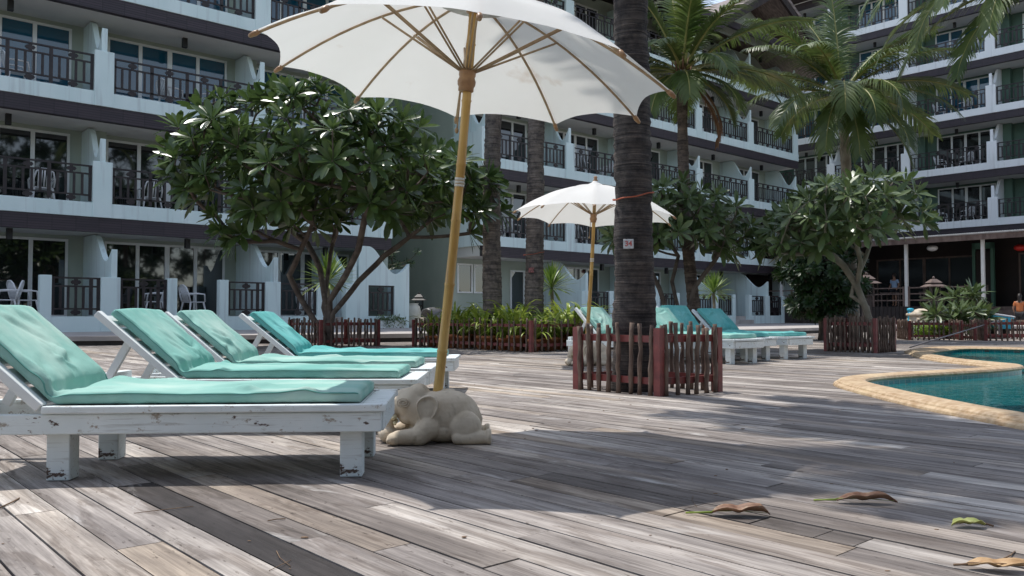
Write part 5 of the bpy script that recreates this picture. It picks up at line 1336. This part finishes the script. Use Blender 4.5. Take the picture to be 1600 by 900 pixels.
# ---- marks on the trunks
def surf(px, py, Yc, r, dz=.006): 
    q = AT(px, py, Yc-r*.93); q.y -= dz; return q
TC = (1.12-.03, 7.33)
q = surf(982, 381, 7.03, .198, .0); t = thing('number_plate', 'small white plate with the red number 34 on the thick dark trunk', 'sign', q, R(-14))
m = MB(); m.box(-.043,.043,-.004,.004,-.040,.040); m.build('plate', M['plate'], t, bevel=.003)
m = MB(); m.add([(-.035,-.0052,-.032),(.035,-.0052,-.032),(.035,-.0052,.032),(-.035,-.0052,.032)], [(0,1,2,3)]); 
def digits(txt, size, mat_, parent, loc):
    cu = bpy.data.curves.new('number', 'FONT'); cu.body = txt; cu.size = size; cu.extrude = .0006; cu.align_x = 'CENTER'; cu.align_y = 'CENTER'; cu.offset = .0012
    ob = bpy.data.objects.new('tmp', cu); COL.objects.link(ob); dg = bpy.context.evaluated_depsgraph_get(); dg.update(); me = bpy.data.meshes.new_from_object(ob.evaluated_get(dg)); bpy.data.objects.remove(ob)
    me.name = 'number'; me.materials.clear(); me.materials.append(mat_); o = place('number', me, parent, loc); o.rotation_euler = (R(90),0,0); return o
digits('34', .062, M['redink'], t, (0,-.0062,0))
def band(label, cx, cy, z, r, cat='string', tilt=.04):
    t = thing('string_band', label, cat, (cx,cy,z)); m = MB(); m.tube([(r*math.cos(a), r*math.sin(a), tilt*math.sin(a*1.0+1)+.004*math.sin(5*a)) for a in [2*PI*i/40 for i in range(41)]], .006, 5); m.build('band', M['string'], t, True)
z_ = AT(990,303,6.85).z; u = z_/7.8; band('thin orange string tied round the thick dark trunk above the plate', 1.085-.245*u, 7.25-1.27*u, z_, .185*(1-u)+.066*u+.013)
z_ = AT(836,396,16.2).z; band('thin orange string tied round the right trunk of the palm pair', .43, 16.2, z_, .205)
q = AT(830, 422, 15.99); t = thing('paint_mark', 'pink painted mark on the right trunk of the palm pair', 'paint mark', q); m = MB(); m.box(-.05,.05,-.004,.03,-.045,.05); m.build('patch', M['pinkpaint'], t)

# ---- fallen leaves, twigs
def dry_leaf(label, px, py, L_, W_, ang, mat_, curl, seed, stalk=.06, name='fallen_leaf', z=.0):
    r_ = random.Random(seed); q = G(px, py); t = thing(name, label, 'leaf', (q.x,q.y,.002), ang, 'leaves fallen on the deck'); m = MB(); n_ = 18; vs = []; NWd = 8
    for i in range(n_+1):
        u = i/n_; w_ = W_/2*(math.sin(min(1,u*1.05+.02)*PI)**.62)*(1-.15*u); x = u*L_
        zc0 = .008+curl*(.35*math.sin(u*PI)+.65*abs(math.sin(u*PI*1.9+.3)))*.5
        for j in range(-NWd//2, NWd//2+1):
            k = j/(NWd/2); cup = curl*(k*k)*.55*(.8+.2*math.sin(u*5+seed))*min(1, 6*(1-u))*min(1, 4*u+.2)+.004*noise.noise(Vector((u*6,k*2,seed))); 
            vs.append((x+.004*math.sin(u*9), k*w_*(1-.30*abs(k)*curl/.03)+.006*math.sin(u*4+seed), max(.0015, zc0*.9+cup-(.004 if k == 0 else 0))))
    nw = NWd+1; m.add(vs, [(i*nw+j, i*nw+j+1, (i+1)*nw+j+1, (i+1)*nw+j) for i in range(n_) for j in range(NWd)]); o = m.build('blade', mat_, t, True)
    so = o.modifiers.new('solid','SOLIDIFY'); so.thickness = .0012
    m = MB(); m.tube([(.0,0,.010),(-stalk*.5,.003,.008),(-stalk,.012,.004)], [.0042,.003,.0032], 6); m.tube([(0,0,.010+.004),(L_*.5,0,.016),(L_*.95,0,.010)], [.002,.0015,.0008], 5); m.build('stalk', M['strap'] if 'brown' in label else M['twig'], t, True)
    return t
dry_leaf('curled brown leaf with a long pale stalk, nearest the bottom centre right', 1113, 806, .185, .110, R(-4), M['dry_leaf'], .036, 3, .085)
dry_leaf('curled reddish brown leaf with a greenish stalk end, farther right on the deck', 1307, 786, .205, .085, R(-6), M['dry_leaf'], .030, 5, .075)
dry_leaf('small fresh yellow-green leaf on the deck at the right', 1537, 824, .105, .065, R(188), M['yellow_leaf'], .022, 8, .025)
dry_leaf('tan ribbed dry leaf at the bottom right corner', 1512, 889, .165, .08, R(-8), M['dry_leaf_tan'], .022, 9, .03)
def twig(label, a, b_, r=.0016, bow=.004):
    a, b_ = G(*a), G(*b_); t = thing('twig', label, 'twig', a, 0, 'twigs and needles on the deck'); m = MB(); d = b_-a; m.tube([(0,0,r+.001), d*.5+Vector((d.y,-d.x,0))*.06+Vector((0,0,r+bow)), d+Vector((0,0,r+.001))], r, 5); m.build('stem', M['twig'], t, True)
twig('dark twig just above the tan leaf in the bottom right corner', (1563,877), (1586,863), .0022)
twig('bent dark twig on the deck at the left picture edge', (0,795), (30,780), .003)
twig('pale needle lying across the dark board under the nearest lounger', (209,803), (302,792), .0012)
twig('short needle on the dark board near the bottom edge', (432,862), (454,886), .0012)
twig('thin needle crossing the pale board by the dark one', (420,893), (455,876), .0010)
twig('faint curved straw left of the curled brown leaf', (1083,775), (1089,793), .0008)
twig('small dark twig on the pale boards near the bottom centre', (418,815), (446,812), .0018)
rt_ = random.Random(77)
db = MB()
for i in range(150):                                     # nail heads and crumbs of bark
    x, y = rt_.uniform(-3,5), rt_.uniform(1.9,8); s = rt_.uniform(.002,.007)
    db.ell((x,y,.002),(s*rt_.uniform(1,2.2),s,s*.35),nu=7,nv=4)
do_ = db.build('debris', M['twig']); tag(do_, kind='stuff')

# ---- people
def skin_mesh(name, verts, edges, radii, mat_, sub=2, root=0):
    me = bpy.data.meshes.new('tmp'); me.from_pydata(verts, edges, []); ob = bpy.data.objects.new('tmp', me); COL.objects.link(ob)
    sk = ob.modifiers.new('s','SKIN'); sk.use_smooth_shade = True
    for i, r in enumerate(radii): me.skin_vertices[0].data[i].radius = (r if isinstance(r, tuple) else (r, r)); 
    me.skin_vertices[0].data[root].use_root = True
    sb = ob.modifiers.new('b','SUBSURF'); sb.levels = sub; sb.render_levels = sub
    dg = bpy.context.evaluated_depsgraph_get(); dg.update(); out = bpy.data.meshes.new_from_object(ob.evaluated_get(dg)); bpy.data.objects.remove(ob)
    out.name = name; out.materials.clear(); out.materials.append(mat_); out.polygons.foreach_set('use_smooth', [True]*len(out.polygons)); return out
def person(label, loc, rz, shirt, shorts, stride=.18, hair_long=True, sitting=False):
    t = thing('person', label, 'person', loc, rz)
    # faces +y; left = -x
    V = [(0,0,.95),(0,.0,1.10),(0,.01,1.28),(0,.0,1.42),(0,.01,1.50),(0,.02,1.57),(0,.03,1.66),
         (-.09,.0,.90),(-.11,stride,.50),(-.11,stride*.9,.10),(-.11,stride*.9+.12,.05),
         (.09,.0,.90),(.11,-stride*.4,.50),(.11,-stride*1.3,.14),(.11,-stride*1.3+.12,.07),
         (-.17,.0,1.40),(-.25,-.03,1.15),(-.22,.10,.95),(-.21,.15,.88),
         (.17,.0,1.40),(.25,-.03,1.15),(.24,.12,.96),(.23,.17,.89)]
    E = [(0,1),(1,2),(2,3),(3,4),(4,5),(5,6),(0,7),(7,8),(8,9),(9,10),(0,11),(11,12),(12,13),(13,14),(3,15),(15,16),(16,17),(17,18),(3,19),(19,20),(20,21),(21,22)]
    Rr = [(.15,.11),(.12,.10),(.15,.10),(.13,.08),.05,.07,.085,.085,.058,.038,.035,.085,.058,.038,.035,.05,.04,.030,.028,.05,.04,.030,.028]
    place('body', skin_mesh('body', V, E, Rr, M['skin']), t)
    ids = [0,1,2,3,15,19,16,20]; mp = {i:k for k,i in enumerate(ids)}
    vs = [V[i] for i in ids]; vs[mp[16]] = tuple(Vector(V[15]).lerp(Vector(V[16]), .65)); vs[mp[20]] = tuple(Vector(V[19]).lerp(Vector(V[20]), .65))
    ee = [(0,1),(1,2),(2,3),(3,4),(3,5),(4,6),(5,7)]
    place('shirt', skin_mesh('shirt', vs, ee, [(.185,.14),(.15,.125),(.175,.125),(.155,.10),.072,.072,.062,.062], shirt), t)
    vs = [V[0], V[7], tuple(Vector(V[7]).lerp(Vector(V[8]), .8)), V[11], tuple(Vector(V[11]).lerp(Vector(V[12]), .8))]
    place('shorts', skin_mesh('shorts', vs, [(0,1),(1,2),(0,3),(3,4)], [(.18,.14),.115,.095,.115,.095], shorts), t)
    m = MB(); m.ell((0,.005,1.68),(.098,.112,.125)); 
    if hair_long: m.ell((0,-.08,1.56),(.07,.06,.18))
    m.build('hair', M['hair'], t, True)
    m = MB(); m.ell((0,.125,1.64),(.014,.02,.018)); m.ell((-.035,.112,1.67),(.012,.008,.007)); m.ell((.035,.112,1.67),(.012,.008,.007)); m.build('face', M['skin'], t, True)
    return t
q = AT(1592, 500, 36.6); person('person in an orange top and dark shorts climbing the restaurant steps at the right edge', (q.x+.05, q.y, q.z-.62), R(-42), M['orange_cloth'], M['black_cloth'])
q = AT(1398, 475, 43.5); person('person in a pale blue shirt standing inside the dark restaurant', (q.x, q.y, FZ), R(120), M['blue_cloth'], M['black_cloth'], .05, False)
# restaurant tables and chairs in the dark
def dark_table(p, label):
    t = thing('dining_table', label, 'table', p, ANG_C, 'dining tables in the restaurant'); m = MB(); m.box(-.5,.5,-.4,.4,.72,.76); m.build('table_top', M['stain_wood'], t)
    for a in (-1,1):
        for b_ in (-1,1): m = MB(); m.box(a*.44-.03,a*.44+.03,b_*.34-.03,b_*.34+.03,0,.72); m.build('leg', M['stain_wood'], t)
for x in (-6.2,-4.0,-1.6,.4): dark_table(MC @ Vector((x,-7.0,FZ)), 'brown dining table behind the restaurant rail')
# ceiling grid lights are off; nothing else is lit
